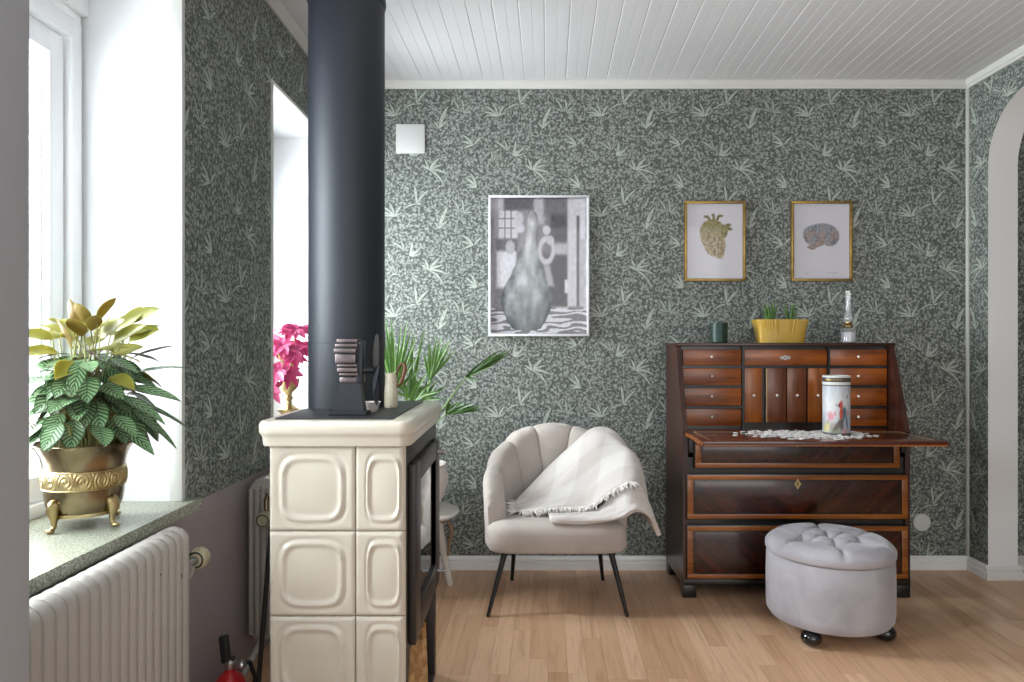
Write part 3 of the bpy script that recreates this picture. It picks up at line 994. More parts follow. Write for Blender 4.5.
# fire tools leaning against the stove's left side
def leaning(y, xtop, xbot, ztop):
    return lambda t: Vector((lerp(xbot, xtop, t), y + 0.05 * (1 - t), lerp(0.004, ztop, t)))
f_ = leaning(1.86, -0.660, -0.742, 0.80)
pk = thing('fire_poker', 'black iron fire poker leaning against the left side of the tiled stove', 'fire poker', f_(0))
build('rod', MB().tube([f_(0), f_(0.5), f_(0.86)], 0.0065, 8), M['black_paint'], pk)
build('handle', MB().tube([f_(0.86), f_(0.93), f_(1.0)], [0.009, 0.011, 0.009], 10), M['black_paint'], pk)
build('hook', MB().tube([f_(0.03), f_(0.05) + Vector((0, -0.03, -.004)), f_(0.09) + Vector((0, -0.045, 0))], [0.006, 0.005, 0.002], 8), M['black_paint'], pk)
f_ = leaning(1.98, -0.660, -0.715, 0.78)
sh = thing('ash_shovel', 'black ash shovel leaning behind the poker beside the tiled stove', 'ash shovel', f_(0))
build('rod', MB().tube([f_(0.22), f_(0.6), f_(0.88)], 0.0065, 8), M['black_paint'], sh)
build('handle', MB().tube([f_(0.88), f_(0.94), f_(1.0)], [0.009, 0.011, 0.009], 10), M['black_paint'], sh)
build('blade', MB().obox(f_(0.12) + Vector((-0.004, 0, 0.002)), (0.002, 0, 0), (0, 0.045, 0), (-0.006, 0, 0.10), 0.001), M['black_paint'], sh)

# fire extinguisher
ec = Vector((-0.800, 1.90, 0))
ex = thing('fire_extinguisher', 'small red fire extinguisher with a black lever on the floor left of the stove', 'fire extinguisher', ec)
build('cylinder', MB().lathe([(0.040, 0.0005), (0.043, 0.006), (0.043, 0.175), (0.038, 0.20), (0.024, 0.216), (0.014, 0.222), (0.014, 0.23)], ec, 32), M['red'], ex)
build('valve', MB().lathe([(0.013, 0.2305), (0.016, 0.236), (0.016, 0.25), (0.010, 0.256)], ec, 18).tube([ec + Vector((0, 0, .243)), ec + Vector((0.03, -0.005, .243))], 0.007, 10).ball(ec + Vector((0.034, -.006, .243)), 0.012, 12), M['steel'], ex)
build('lever', MB().obox(ec + Vector((-0.012, -0.004, 0.285)), (0.011, 0, 0.002), (0, 0.009, 0), (-0.004, 0, 0.036), 0.003).obox(ec + Vector((-0.004, 0, 0.256)), (0.016, 0, 0), (0, 0.008, 0), (0, 0, 0.006), 0.002), M['black_plastic'], ex)
build('hose', MB().tube([ec + Vector(q) for q in ((0.03, 0, .243), (0.045, 0.02, .240), (0.052, 0.04, .19), (0.048, 0.04, .12), (0.044, .03, .07))], 0.006, 8), M['black_plastic'], ex)

# ------------------------------------------------------------------ radiators
def radiator(name, label, x_front, x_back, y0, y1, z0, z1, pitch, valve_y, valve_z, vx):
    t = thing(name, label, 'radiator', ((x_front + x_back) / 2, (y0 + y1) / 2, 0))
    cx, cz = (x_front + x_back) / 2, (z0 + z1) / 2
    hx, hz = (x_front - x_back) / 2, (z1 - z0) / 2
    R = hx * 0.96
    loop = []
    for q in range(4):
        for k in range(7):
            a = q * pi / 2 + k * pi / 12
            sx = (1, -1, -1, 1)[q]; sz = (1, 1, -1, -1)[q]
            loop.append((sx * (hx - R), sz * (hz - R), cos(a), sin(a)))
    n = len(loop)
    vv = []; ff = []
    ribs = int(round((y1 - y0) / pitch)); rows = 0
    for r in range(ribs):
        for (f, ins) in ((0.0, 0.0095), (0.07, 0.0035), (0.22, 0.0008), (0.5, 0.0), (0.78, 0.0008), (0.93, 0.0035)):
            y = y0 + (r + f) * (y1 - y0) / ribs
            for (ox, oz, c, s_) in loop: vv.append((cx + ox + (R - ins) * c, y, cz + oz + (R - ins) * s_))
            rows += 1
    for (ox, oz, c, s_) in loop: vv.append((cx + ox + (R - 0.011) * c, y1, cz + oz + (R - 0.011) * s_))
    rows += 1
    for i in range(rows - 1):
        for k in range(n): ff.append([i*n+k, i*n+(k+1) % n, (i+1)*n+(k+1) % n, (i+1)*n+k])
    ff.append(list(range(n))); ff.append([(rows-1)*n+k for k in range(n)][::-1])
    build('panel', MB().add(vv, ff), M['radiator'], t, angle=35)
    end = y1 if valve_y > y1 else y0
    sg = 1 if valve_y > y1 else -1
    v = MB().tube([(vx, end - sg * 0.01, valve_z), (vx, end + sg * 0.02, valve_z)], 0.011, 12)
    build('valve_body', v, M['steel'], t)
    kb = MB()
    nn = 40; prof = [(0.012, 0.0), (0.022, 0.002), (0.0255, 0.008), (0.026, 0.030), (0.023, 0.037), (0.012, 0.039)]
    vv = []; ff = []
    for i, (r_, h_) in enumerate(prof):
        for k in range(nn):
            rr = r_ * (1 + (0.035 if k % 4 < 2 and 1 < i < 4 else 0))
            vv.append((vx + rr * cos(2*pi*k/nn), end + sg * (0.02 + h_), valve_z + rr * sin(2*pi*k/nn)))
    for i in range(len(prof) - 1):
        for k in range(nn): ff.append([i*nn+k, i*nn+(k+1) % nn, (i+1)*nn+(k+1) % nn, (i+1)*nn+k])
    ff += [list(range(nn)), [(len(prof)-1)*nn+k for k in range(nn)]]
    kb.add(vv, ff)
    k_ = build('thermostat_knob', kb, M['valve'], t, angle=25)
    build('knob_ring', MB().lathe([(0.0165, -0.001), (0.0185, 0.0006), (0.021, -0.001)], (vx, end + sg * (0.0195 + (0 if sg > 0 else 0.039)), valve_z), 32, axis=(0, -1, 0), close=False), M['black_plastic'], k_)
    # brackets to the wall and supply pipe to the floor
    for y in (y0 + 0.15, y1 - 0.15):
        for z in (z1 - 0.12, z0 + 0.08):
            build('bracket', MB().box(LX + 0.0005, x_back + 0.01, y - 0.012, y + 0.012, z, z + 0.04, 0.002), M['radiator'], t)
    return t
ra = radiator('radiator', 'white ribbed radiator with chipped paint under the near window sill', -0.832, -0.908, 0.95, 1.745, 0.10, 0.659, 0.0331, 1.78, 0.565, -0.832 - 0.0)
build('supply_pipe', MB().tube([(-0.832, 1.765, 0.565), (-0.845, 1.77, 0.53), (-0.87, 1.775, 0.5), (-0.89, 1.78, 0.3), (-0.89, 1.78, 0.0)], 0.0075, 10), M['radiator'], ra)
rb = radiator('radiator', 'narrow white column radiator between the far window and the stove', -0.850, -0.935, 2.372, 3.25, 0.10, 0.655, 0.055, 2.33, 0.525, -0.868)
build('supply_pipe', MB().tube([(-0.89, 2.40, 0.12), (-0.89, 2.33, 0.10), (-0.885, 2.2, 0.07), (-0.88, 2.02, 0.045), (-0.88, 1.96, 0.0)], 0.010, 10), M['radiator'], rb)
build('valve_pipe', MB().tube([(-0.868, 2.352, 0.525), (-0.868, 2.352, 0.585), (-0.868, 2.37, 0.60)], 0.009, 10), M['brass_old'], rb)
ends = MB()
for i in range(4):
    x = -0.925 + i * 0.0215
    ends.tube([(x, 2.366, 0.13), (x, 2.366, 0.62)], 0.0085, 10)
build('end_column', ends, M['radiator'], rb)

# ------------------------------------------------------------------ brass planter with a patterned leaf plant
pc = Vector((-1.062, 1.69, 0.676))
cal = thing('potted_calathea', 'bushy striped-leaf plant in a footed brass planter on the near window sill', 'potted plant', pc)
prof = [(0.0, 0.030), (0.058, 0.030), (0.070, 0.034), (0.074, 0.040), (0.080, 0.055), (0.0835, 0.075), (0.0845, 0.10), (0.0855, 0.135), (0.088, 0.155), (0.093, 0.172), (0.102, 0.188), (0.110, 0.196), (0.1115, 0.199), (0.110, 0.2005),
        (0.104, 0.196), (0.092, 0.178), (0.083, 0.150), (0.080, 0.13), (0.0, 0.13)]
bowl = build('planter_bowl', MB().lathe(prof, pc, 64), M['brass_old'], cal)
bandm = MB()
def bandf(u, v):
    a = 2 * pi * u; r = 0.0862 + 0.0015 * sin(pi * v)
    # running scroll relief
    k = 15; ph = u * k % 1.0 - 0.5; vv_ = v - 0.5
    rr = sqrt((ph * 1.25) ** 2 + vv_ ** 2); th = atan2(vv_, ph)
    rel = 0.5 + 0.5 * sin(rr * 26 - th)
    r += 0.0028 * rel * sstep(0.5 - abs(vv_), 0.0, 0.12)
    return pc + Vector((cos(a) * r, sin(a) * r, 0.096 + 0.040 * v))
bandm.grid(bandf, 480, 14, wrapu=True)
bandm.lathe([(0.0850, 0.093), (0.0885, 0.0945), (0.0885, 0.0965), (0.0855, 0.098)], pc, 64, close=False)
bandm.lathe([(0.0855, 0.134), (0.0895, 0.136), (0.0895, 0.138), (0.0860, 0.140)], pc, 64, close=False)
build('scroll_band', bandm, M['brass'], bowl, angle=80)
build('base_ring', MB().lathe([(0.066, 0.029), (0.0735, 0.030), (0.0745, 0.034), (0.0735, 0.038), (0.066, 0.037)], pc, 64, close=False), M['brass'], bowl)
adir0 = atan2(-1.637 + 1.69, 0) # orientation of the four paw feet
for k in range(4):
    a = radians(-60.5 - 45 + 90 * k)
    dv = Vector((cos(a), sin(a), 0))
    f = MB().tube([pc + dv * 0.080 + Vector((0, 0, 0.066)), pc + dv * 0.086 + Vector((0, 0, 0.050)), pc + dv * 0.082 + Vector((0, 0, 0.030)), pc + dv * 0.081 + Vector((0, 0, 0.014)), pc + dv * 0.088 + Vector((0, 0, 0.006))], [0.014, 0.013, 0.0075, 0.0055, 0.006], 12)
    f.ball(pc + dv * 0.092 + Vector((0, 0, 0.0065)), 0.0075, 12, sc=(1.5, 1.2, 0.8))
    f.ball(pc + dv * 0.082 + Vector((0, 0, 0.062)), 0.0165, 12, sc=(0.7, 1.0, 0.9))
    build('paw_foot', f, M['brass'], cal)
build('soil', MB().lathe([(0.083, 0.150), (0.05, 0.158), (0, 0.160)], pc, 32), M['soil'], cal)
rng = random.Random(21)
stems = MB(); fol = MB()
top = pc + Vector((0, 0, 0.16))
def cal_leaf(phi, e, L, W, young, elev=None, rr=None, zz=None):
    dv = Vector((cos(phi), sin(phi), 0))
    r0 = rr if rr is not None else rng.uniform(0.05, 0.115) * (1.05 - 0.35 * e)
    if dv.x < 0: r0 *= 0.7
    zb = zz if zz is not None else lerp(0.060, 0.285, e) + rng.uniform(-0.015, 0.015)
    base = top + dv * r0 + Vector((0, 0, zb))
    el = elev if elev is not None else radians(lerp(-48, 42, e) + rng.uniform(-14, 14))
    d = dv * cos(el) + Vector((0, 0, sin(el)))
    d = (d + 0.18 * rvec(rng)).normalized()
    nrm = (Vector((0, 0, 1)) * cos(el) - dv * sin(el))
    nrm = (nrm + 0.35 * rvec(rng) + Vector((0.5, -0.8, 0.1)) * (0.9 if young else 0.35)).normalized()
    if base.x + d.x * L < -1.185: L *= 0.6
    if base.x + d.x * L < -1.19: return
    leaf(fol, base, d, nrm, L, W, rng.uniform(0.1, 0.35), rng.uniform(0.1, 0.3), 8, 4, 2 if young else 0, 3 if young else 1, 0.85, 0.85)
    s0 = top + Vector((rng.uniform(-0.05, 0.05), rng.uniform(-0.05, 0.05), -0.012))
    mid_ = (s0 + base) / 2 + Vector((0, 0, 0.02))
    stems.tube([s0, mid_, base], [0.0022, 0.002, 0.0016], 5)
for i in range(30):       # lower drooping ring
    cal_leaf(i * 2.399 + rng.uniform(-.2, .2), rng.uniform(0.10, 0.28), rng.uniform(0.066, 0.082), rng.uniform(0.040, 0.052), False, radians(rng.uniform(-62, -30)), rng.uniform(0.07, 0.125), rng.uniform(0.085, 0.125))
for i in range(44):
    cal_leaf(i * 2.399 + 1.0, rng.uniform(0.30, 0.66), rng.uniform(0.07, 0.095), rng.uniform(0.044, 0.056), False, radians(rng.uniform(-45, 8)))
for i in range(24):
    cal_leaf(i * 2.399 + 0.4, rng.uniform(0.62, 0.88), rng.uniform(0.07, 0.09), rng.uniform(0.036, 0.046), i % 3 == 0, radians(rng.uniform(-25, 20)))
for i in range(20):
    cal_leaf(i * 2.399, rng.uniform(0.92, 1.12), rng.uniform(0.075, 0.105), rng.uniform(0.032, 0.040), True, radians(rng.uniform(10, 55)), rng.uniform(0.02, 0.10))
for i in range(34):
    cal_leaf(rng.uniform(0, 6.28), rng.uniform(0.45, 0.86), rng.uniform(0.065, 0.085), rng.uniform(0.040, 0.050), False, radians(rng.uniform(-55, 0)), rng.uniform(0.01, 0.085))
for i in range(8):
    cal_leaf(-0.2 + i * 0.35 - 1.2, rng.uniform(1.0, 1.2), rng.uniform(0.085, 0.11), rng.uniform(0.032, 0.040), True, radians(rng.uniform(25, 60)), rng.uniform(0.03, 0.10))
# long leaves reaching to the right, undersides showing
for (ph, zz, el, L) in ((0.2, 0.20, 0.35, .13), (0.0, 0.17, 0.05, .13), (-0.3, 0.15, -0.15, .13), (0.1, 0.12, -0.4, .13), (-0.25, 0.09, -0.55, .12), (0.35, 0.13, -0.25, .14), (0.3, 0.24, 0.6, .11)):
    cal_leaf(ph, 0.5, L, 0.032, False, el, 0.10, zz)
for i in range(26):
    a = rng.uniform(0, 2 * pi); r_ = rng.uniform(0.02, 0.075)
    p0 = top + Vector((cos(a) * r_, sin(a) * r_, -0.012))
    stems.tube([p0, p0 + Vector((cos(a) * 0.02, sin(a) * 0.02, 0.05)), p0 + Vector((cos(a) * 0.05, sin(a) * 0.05, 0.10))], [0.0035, 0.003, 0.002], 6)
build('foliage', fol, [M['cal_top'], M['cal_under'], M['cal_young'], M['cal_youngu']], cal, merge=False, recalc=False)
build('stems', stems, M['stem'], cal)

# ------------------------------------------------------------------ poinsettia in a brass goblet on the far sill
gc = Vector((-1.03, 3.05, 0.676))
poi = thing('potted_poinsettia', 'magenta poinsettia in a tall brass goblet on the far window sill', 'potted plant', gc)
prof = [(0.0, 0.0004), (0.058, 0.0004), (0.060, 0.010), (0.050, 0.020), (0.030, 0.04), (0.024, 0.10), (0.030, 0.128), (0.044, 0.143), (0.046, 0.150), (0.030, 0.160), (0.016, 0.170), (0.013, 0.185), (0.019, 0.194), (0.019, 0.20), (0.013, 0.208), (0.017, 0.222), (0.033, 0.236), (0.042, 0.252), (0.045, 0.27), (0.047, 0.285), (0.044, 0.285), (0.040, 0.265), (0.0, 0.262)]
build('goblet', MB().lathe(prof, gc, 40), M['brass'], poi)
fol = MB(); stems = MB(); rng = random.Random(11)
top = gc + Vector((0, 0, 0.265))
heads = []
for i in range(11):
    a = i * 2.399; r_ = 0.02 + 0.10 * sqrt(rng.random())
    heads.append(top + Vector((cos(a) * r_ * 0.8, sin(a) * r_, 0.13 + rng.uniform(-0.07, 0.145) - r_ * 0.3)))
heads += [top + Vector((-0.01, -0.11, 0.05)), top + Vector((-0.035, -0.12, -0.01)), top + Vector((0.05, -0.05, 0.23)), top + Vector((0.05, -.08, .14))]
for hd in heads:
    stems.tube([top + Vector((0, 0, -0.01)), (top + hd) / 2 + Vector((0, 0, 0.02)), hd], [0.004, 0.003, 0.003], 6)
    out_ = (hd - top - Vector((0, 0, 0.02))); out_.normalize()
    fc = (out_ + Vector((0.3, -0.9, 0.35))).normalized()
    s1 = fc.orthogonal().normalized(); s2 = fc.cross(s1)
    for k in range(9):
        a = k * 2 * pi / 9 + rng.uniform(-.25, .25)
        d = (s1 * cos(a) + s2 * sin(a) + fc * rng.uniform(-0.1, 0.5)).normalized()
        leaf(fol, hd, d, fc, rng.uniform(0.045, 0.070), rng.uniform(0.022, 0.034), rng.uniform(0.05, 0.45), 0.25, 6, 4, 0, 0, 0.9, 0.9)
build('bracts', fol, M['bract'], poi, merge=False, recalc=False)
build('stems', stems, M['stem'], poi)
# ------------------------------------------------------------------ palm on a stool
kc = Vector((-0.50, 3.18, 0))
stool = thing('plant_stool', 'white round stool with splayed legs behind the tiled stove', 'stool', kc)
ZS = 0.355
build('seat', MB().lathe([(0.0, ZS - 0.028), (0.15, ZS - 0.028), (0.185, ZS - 0.022), (0.200, ZS - 0.010), (0.200, ZS - 0.004), (0.192, ZS), (0.0, ZS)], kc, 48), M['stool_white'], stool)
for a in (15, 105, 195, 285):
    dv = Vector((cos(radians(a)), sin(radians(a)), 0))
    build('leg', MB().tube([kc + dv * 0.10 + Vector((0, 0, ZS - 0.0275)), kc + dv * 0.160 + Vector((0, 0, 0.001))], [0.021, 0.015], 14), M['stool_white'], stool)
for a in (-8, -100):
    dv = Vector((cos(radians(a)), sin(radians(a)), 0)); pv = Vector((-dv.y, dv.x, 0))
    q = [kc + dv * 0.02 + Vector((0, 0, ZS - 0.034)), kc + dv * 0.10 + Vector((0, 0, ZS - 0.05)), kc + dv * 0.155 + Vector((0, 0, ZS - 0.04)), kc + dv * 0.172 + Vector((0, 0, ZS - 0.09)), kc + dv * 0.160 + Vector((0, 0, ZS - 0.15)), kc + dv * 0.155 + Vector((0, 0, ZS - 0.20))]
    build('curved_bracket', MB().tube(q, [0.008, 0.009, 0.010, 0.009, 0.008, 0.007], 10), M['pale_wood'], stool)
tc = kc + Vector((0, 0, ZS + 0.0005))
palm = thing('potted_palm', 'green fan palm in a pale pot on the white stool behind the stove', 'potted plant', tc)
build('pot', MB().lathe([(0.0, 0.0), (0.085, 0.0), (0.10, 0.012), (0.135, 0.07), (0.150, 0.12), (0.150, 0.15), (0.141, 0.185), (0.138, 0.20), (0.144, 0.208), (0.140, 0.212), (0.128, 0.205), (0.130, 0.17), (0.0, 0.168)], tc, 48), M['pot_white'], palm)
build('soil', MB().lathe([(0.131, 0.1685), (0.07, 0.182), (0.0, 0.186)], tc, 32), M['soil'], palm)
root = tc + Vector((0, 0, 0.18))
rng = random.Random(17)
fans = [  # hub px, depth, tip directions (image px offsets), blades, material
    ((394, 392), 3.00, [(-26, -74), (-16, -80), (0, -74), (14, -70), (24, -56), (30, -46), (6, -76), (-40, -40), (-32, -55), (-22, -68), (-12, -74), (-8, -78), (-3, -62), (4, -66), (10, -60), (15, -62), (22, -48), (27, -40), (30, -28), (22, -58), (18, -44), (8, -50)], 0),
    ((430, 380), 3.10, [(-6, -30), (-2, -36), (3, -40), (8, -44), (13, -46), (17, -42), (21, -44), (22, -36), (24, -30), (16, -34), (10, -32)], 0),
    ((466, 377), 3.05, [(46, -29), (42, -29), (36, -30), (40, -22), (35, -18), (30, -14), (26, -12), (14, 3), (32, -24), (44, -25), (20, -18)], 1),
    ((446, 414), 2.95, [(38, -8), (36, -5), (30, -14), (26, -4), (22, -16), (14, -14), (8, -14), (3, -13), (34, -10), (18, -6)], 1),
    ((410, 398), 3.02, [(4, -70), (14, -71), (8, -40), (20, -28), (28, -20), (30, -8), (-14, -20), (-20, -10), (-8, -26), (12, -24), (2, -30)], 0),
    ((372, 372), 3.08, [(-30, -20), (-30, -40), (-20, -55), (-6, -60), (8, -50), (-34, -4), (14, -30)], 0),
    ((405, 412), 2.98, [(26, -30), (30, -18), (24, -10), (16, -30), (34, -24), (20, -38), (6, -34)], 0),
    ((425, 400), 3.20, [(8, -24), (14, -22), (20, -14), (22, -4), (2, -26), (-6, -24), (12, -12)], 1),
]
for (hx_, hy_), dep, tips, mi in fans:
    hb = px(hx_, hy_, dep); s_ = F / dep
    fm = MB()
    for (ox, oy) in tips:
        k = rng.uniform(0.92, 1.06)
        d = Vector((ox / s_ * k, rng.uniform(-0.09, 0.05), -oy / s_ * k))
        L = d.length
        if hb.y + d.y > 3.42: d.y = 3.42 - hb.y
        side = d.cross(Vector((rng.uniform(-.3, .3), 1, rng.uniform(-.3, .3)))).normalized()
        nn = side.cross(d).normalized()
        w0 = rng.uniform(0.0065, 0.0095)
        def g(sg):
            def q(u, v):
                w = w0 * (0.35 + 1.3 * v if v < 0.45 else 0.935 * max(0.0, (1 - v) / 0.55) ** 0.8) + 0.0003
                s2 = (u - 0.5) * 2
                return hb + d * v + Vector((0, 0, -0.03 * L * v * v)) + side * (s2 * w) + nn * ((1 - abs(s2)) * w * 0.6 + sg)
            return q
        fm.grid(g(0.0), 2, 7).grid(g(-0.0006), 2, 7, flip=True)
    fo = build('fan_frond', fm, M['palm_dark'] if mi else M['palm'], palm, merge=False, recalc=False, angle=25)
    a0 = root + Vector((rng.uniform(-0.03, 0.03), rng.uniform(-0.03, 0.03), 0))
    mid_ = (a0 + hb) / 2 + Vector((0, -0.02, 0.05))
    build('petiole', MB().tube([a0, mid_, hb], [0.006, 0.005, 0.0035], 8), M['palm_stem'], fo)

# ------------------------------------------------------------------ armchair
CX, CY = 0.132, 3.06
ch = thing('armchair', 'taupe velvet shell back armchair on thin black legs by the patterned wall', 'armchair', (CX, CY, 0))
def sel(a, hx, hy, n):
    c, s = cos(a), sin(a)
    return (hx * math.copysign(abs(c) ** (2 / n), c), hy * math.copysign(abs(s) ** (2 / n), s))
def seatf(prof, hx, hy, cy, n):
    m_ = MB(); N = 72; vv = []
    for ins, z in prof:
        for k in range(N):
            x, y = sel(2 * pi * k / N, hx - ins, hy - ins, n)
            zz = z + (0.006 * cos(x * 5) if ins > 0.03 else 0)
            vv.append((CX + x, cy + y, zz))
    ff = []
    for i in range(len(prof) - 1):
        for k in range(N): ff.append([i*N+k, i*N+(k+1) % N, (i+1)*N+(k+1) % N, (i+1)*N+k])
    ff += [list(range(N)), [(len(prof)-1)*N+k for k in range(N)]]
    return m_.add(vv, ff)
seat = seatf([(0.03, 0.250), (0.008, 0.254), (0.0, 0.268), (0.0, 0.330), (0.006, 0.350), (0.020, 0.364), (0.045, 0.371), (0.10, 0.375), (0.18, 0.376)], 0.296, 0.228, CY + 0.010, 5.5)
build('seat', seat, M['chair'], ch, angle=70)
TM = radians(116)
def ztop(phi):
    d_ = abs(phi) * 116
    z = interp([0, 15, 33, 60, 90, 110, 116], [0.724, 0.718, 0.690, 0.622, 0.545, 0.478, 0.448], d_)
    return z
CB = [15 / 116, 45 / 116, 78 / 116]
def chan(phi):
    """0 at a seam, 1 in the middle of a channel"""
    a = abs(phi)
    edges = [-CB[0]] + CB + [1.06]
    for i in range(len(edges) - 1):
        if edges[i] <= a <= edges[i + 1]:
            t = (a - edges[i]) / (edges[i + 1] - edges[i])
            return max(0.0, 1 - (2 * t - 1) ** 2) ** 0.5
    return 0
HXs, HYs = 0.306, 0.262
def shell(u, v):
    phi = u * 2 - 1
    # v: 0 outer bottom .. 0.4 outer top .. 0.6 inner top .. 1 inner bottom
    c = chan(phi)
    zt = ztop(phi) + 0.014 * (c - 0.4)
    z_low_o, z_low_i = 0.262, 0.340
    R = 0.034
    if v < 0.42:
        t = v / 0.42; z = lerp(z_low_o, zt - R, t); off = 0.0
    elif v < 0.58:
        a = (v - 0.42) / 0.16 * pi; z = zt - R + R * sin(a); off = R * (1 - cos(a))
    else:
        t = (v - 0.58) / 0.42; z = lerp(zt - R, z_low_i, t); off = 2 * R
    hh = max(0, min(1, (z - 0.30) / max(0.1, zt - 0.30)))
    pw = lerp(1.75, 1.0, hh ** 0.8) if v > 0.5 else 1.0
    th = math.copysign(abs(phi) ** pw, phi) * TM
    bul = 0.017 * (c - 0.35)
    if v > 0.5: off += bul * (0.35 + 0.65 * hh) + 0.02 * (1 - hh)
    else: off -= 0.4 * bul * hh
    s, c_ = sin(th), cos(th)
    n = 2.5
    ex = math.copysign(abs(s) ** (2 / n), s); ey = math.copysign(abs(c_) ** (2 / n), c_)
    fl = 0.006 * hh
    x = ex * (HXs + fl - off); y = ey * (HYs + fl - off * 1.0)
    y += 0.045 * hh * max(0, c_) ** 0.7
    return Vector((CX + x, CY + y, z))
m_ = MB().grid(shell, 232, 44)
# close the two arm fronts
for uu in (0.0, 1.0):
    lp = [shell(uu, v / 44) for v in range(45)]
    c0 = sum(lp, Vector()) / 45
    m_.add(lp + [c0 + Vector((0, -0.012, 0))], [[i, i + 1, 45] for i in range(44)])
build('shell_back', m_, M['chair'], ch, angle=50)
for (tx, ty, bx, by) in ((-0.083, 2.895, -0.151, 2.846), (0.355, 2.895, 0.416, 2.846), (-0.045, 3.235, -0.061, 3.285), (0.335, 3.235, 0.365, 3.285)):
    build('leg', MB().tube([(tx, ty, 0.2495), (bx, by, 0.001)], [0.0125, 0.0075], 14), M['black_paint'], ch)

# throw blanket over the right arm
rows = [  # along the throw: (back, mid, front)
    [(-0.035, 3.13, 0.408), (-0.045, 3.07, 0.405), (-0.045, 3.02, 0.400), (-0.035, 2.985, 0.398)],
    [(0.045, 3.20, 0.48), (0.05, 3.11, 0.430), (0.06, 3.04, 0.412), (0.06, 2.975, 0.404)],
    [(0.135, 3.24, 0.57), (0.15, 3.14, 0.500), (0.155, 3.05, 0.445), (0.16, 2.975, 0.418)],
    [(0.235, 3.27, 0.650), (0.25, 3.17, 0.575), (0.265, 3.06, 0.490), (0.27, 2.965, 0.428)],
    [(0.330, 3.28, 0.712), (0.355, 3.19, 0.655), (0.37, 3.07, 0.585), (0.380, 2.935, 0.505)],
    [(0.420, 3.26, 0.700), (0.445, 3.18, 0.655), (0.46, 3.06, 0.615), (0.462, 2.925, 0.525)],
    [(0.490, 3.24, 0.600), (0.505, 3.17, 0.55), (0.515, 3.07, 0.530), (0.512, 2.93, 0.46)],
    [(0.515, 3.22, 0.46), (0.528, 3.16, 0.42), (0.535, 3.06, 0.385), (0.53, 2.98, 0.36)],
    [(0.525, 3.20, 0.36), (0.540, 3.14, 0.335), (0.552, 3.05, 0.315), (0.56, 2.98, 0.33)],
]
rows = [[Vector(p_) for p_ in r] for r in rows]
def patch(u, v):
    p_ = crom([crom(r, v) for r in rows], u)
    w = mnoise.noise(Vector((u * 5, v * 5, 0))) * 0.010 + 0.008 * sin(u * 16 + v * 5) * sstep(u, 0.25, 0.6) + mnoise.noise(Vector((u * 12, v * 9, 3))) * 0.004
    return p_ + Vector((0.3 * w, -0.6 * w, w))
bl = MB().grid(patch, 60, 36)
throw = build('throw_blanket', bl, M['blanket'], recalc=False)
def solidify(o, t):
    md = o.modifiers.new('thickness', 'SOLIDIFY'); md.thickness = t; md.offset = 0
    md2 = o.modifiers.new('smooth', 'SUBSURF'); md2.levels = 1; md2.render_levels = 1
solidify(throw, 0.012)
tag(throw, 'cream and white checked throw blanket with fringe draped over the armchair\'s right arm', 'blanket')
low = [
    [(0.10, 3.00, 0.389), (0.10, 2.93, 0.389), (0.105, 2.878, 0.387), (0.11, 2.866, 0.374)],
    [(0.20, 3.00, 0.391), (0.20, 2.92, 0.391), (0.20, 2.872, 0.391), (0.20, 2.858, 0.378)],
    [(0.30, 2.99, 0.398), (0.305, 2.91, 0.398), (0.31, 2.868, 0.395), (0.31, 2.852, 0.384)],
    [(0.37, 2.96, 0.465), (0.38, 2.905, 0.432), (0.39, 2.868, 0.412), (0.395, 2.850, 0.402)],
    [(0.43, 2.930, 0.515), (0.442, 2.902, 0.475), (0.452, 2.878, 0.445), (0.458, 2.860, 0.428)],
    [(0.488, 2.945, 0.500), (0.502, 2.912, 0.455), (0.512, 2.895, 0.415), (0.516, 2.878, 0.390)],
    [(0.520, 2.98, 0.39), (0.540, 2.945, 0.345), (0.552, 2.92, 0.326), (0.558, 2.90, 0.314)],
]
low = [[Vector(p_) for p_ in r] for r in low]
def patch2(u, v):
    p_ = crom([crom(r, v) for r in low], u)
    w = mnoise.noise(Vector((u * 6, v * 4, 9))) * 0.005
    return p_ + Vector((0, -w, w))
lo = build('folded_end', MB().grid(patch2, 48, 16), M['blanket'], throw, recalc=False)
solidify(lo, 0.020)
fg = MB(); rng = random.Random(9)
def strand(p_, d, L):
    d = (Vector(d) + 0.35 * rvec(rng)).normalized()
    q = p_ + d * L * 0.5 + Vector((0, 0, -0.002)); r_ = p_ + d * L + rvec(rng) * 0.006
    fg.tube([p_, q, r_], [0.0032, 0.0030, 0.0014], 5)
for i in range(34):
    strand(patch(0.0, i / 33), (-1, -0.4, -0.1), rng.uniform(0.025, 0.045))
for i in range(150):
    u = 0.03 + 0.62 * i / 149
    strand(patch(u, 1.0) + Vector((0, -0.004, 0.002)), (0.0, -0.8, -0.5), rng.uniform(0.026, 0.040))
build('fringe', fg, M['fringe'], throw)

# ------------------------------------------------------------------ writing bureau
BX0, BX1, BF, BBK = 0.690, 1.683, 3.058, 3.425
BCX = (BX0 + BX1) / 2
bu = thing('writing_bureau', 'antique mahogany fall front writing bureau standing against the patterned wall', 'bureau', (BCX, (BF + BBK) / 2, 0))
side = [(BBK, 0.055), (BF + 0.002, 0.055), (BF + 0.002, 0.725), (3.192, 1.0975), (BBK, 1.0975)]
build('side_panel', MB().prism(side, BX0, BX0 + 0.022, 'x'), M['mahog'], bu, smooth=False)
build('side_panel', MB().prism(side, BX1 - 0.022, BX1, 'x'), M['mahog'], bu, smooth=False)
build('top_board', MB().box(BX0 - 0.002, BX1 + 0.002, 3.184, BBK + 0.004, 1.098, 1.1135, 0.003), M['mahog_x'], bu)
build('back_panel', MB().box(BX0 + 0.022, BX1 - 0.022, BBK - 0.014, BBK, 0.06, 1.0975), M['black_wood'], bu, smooth=False)
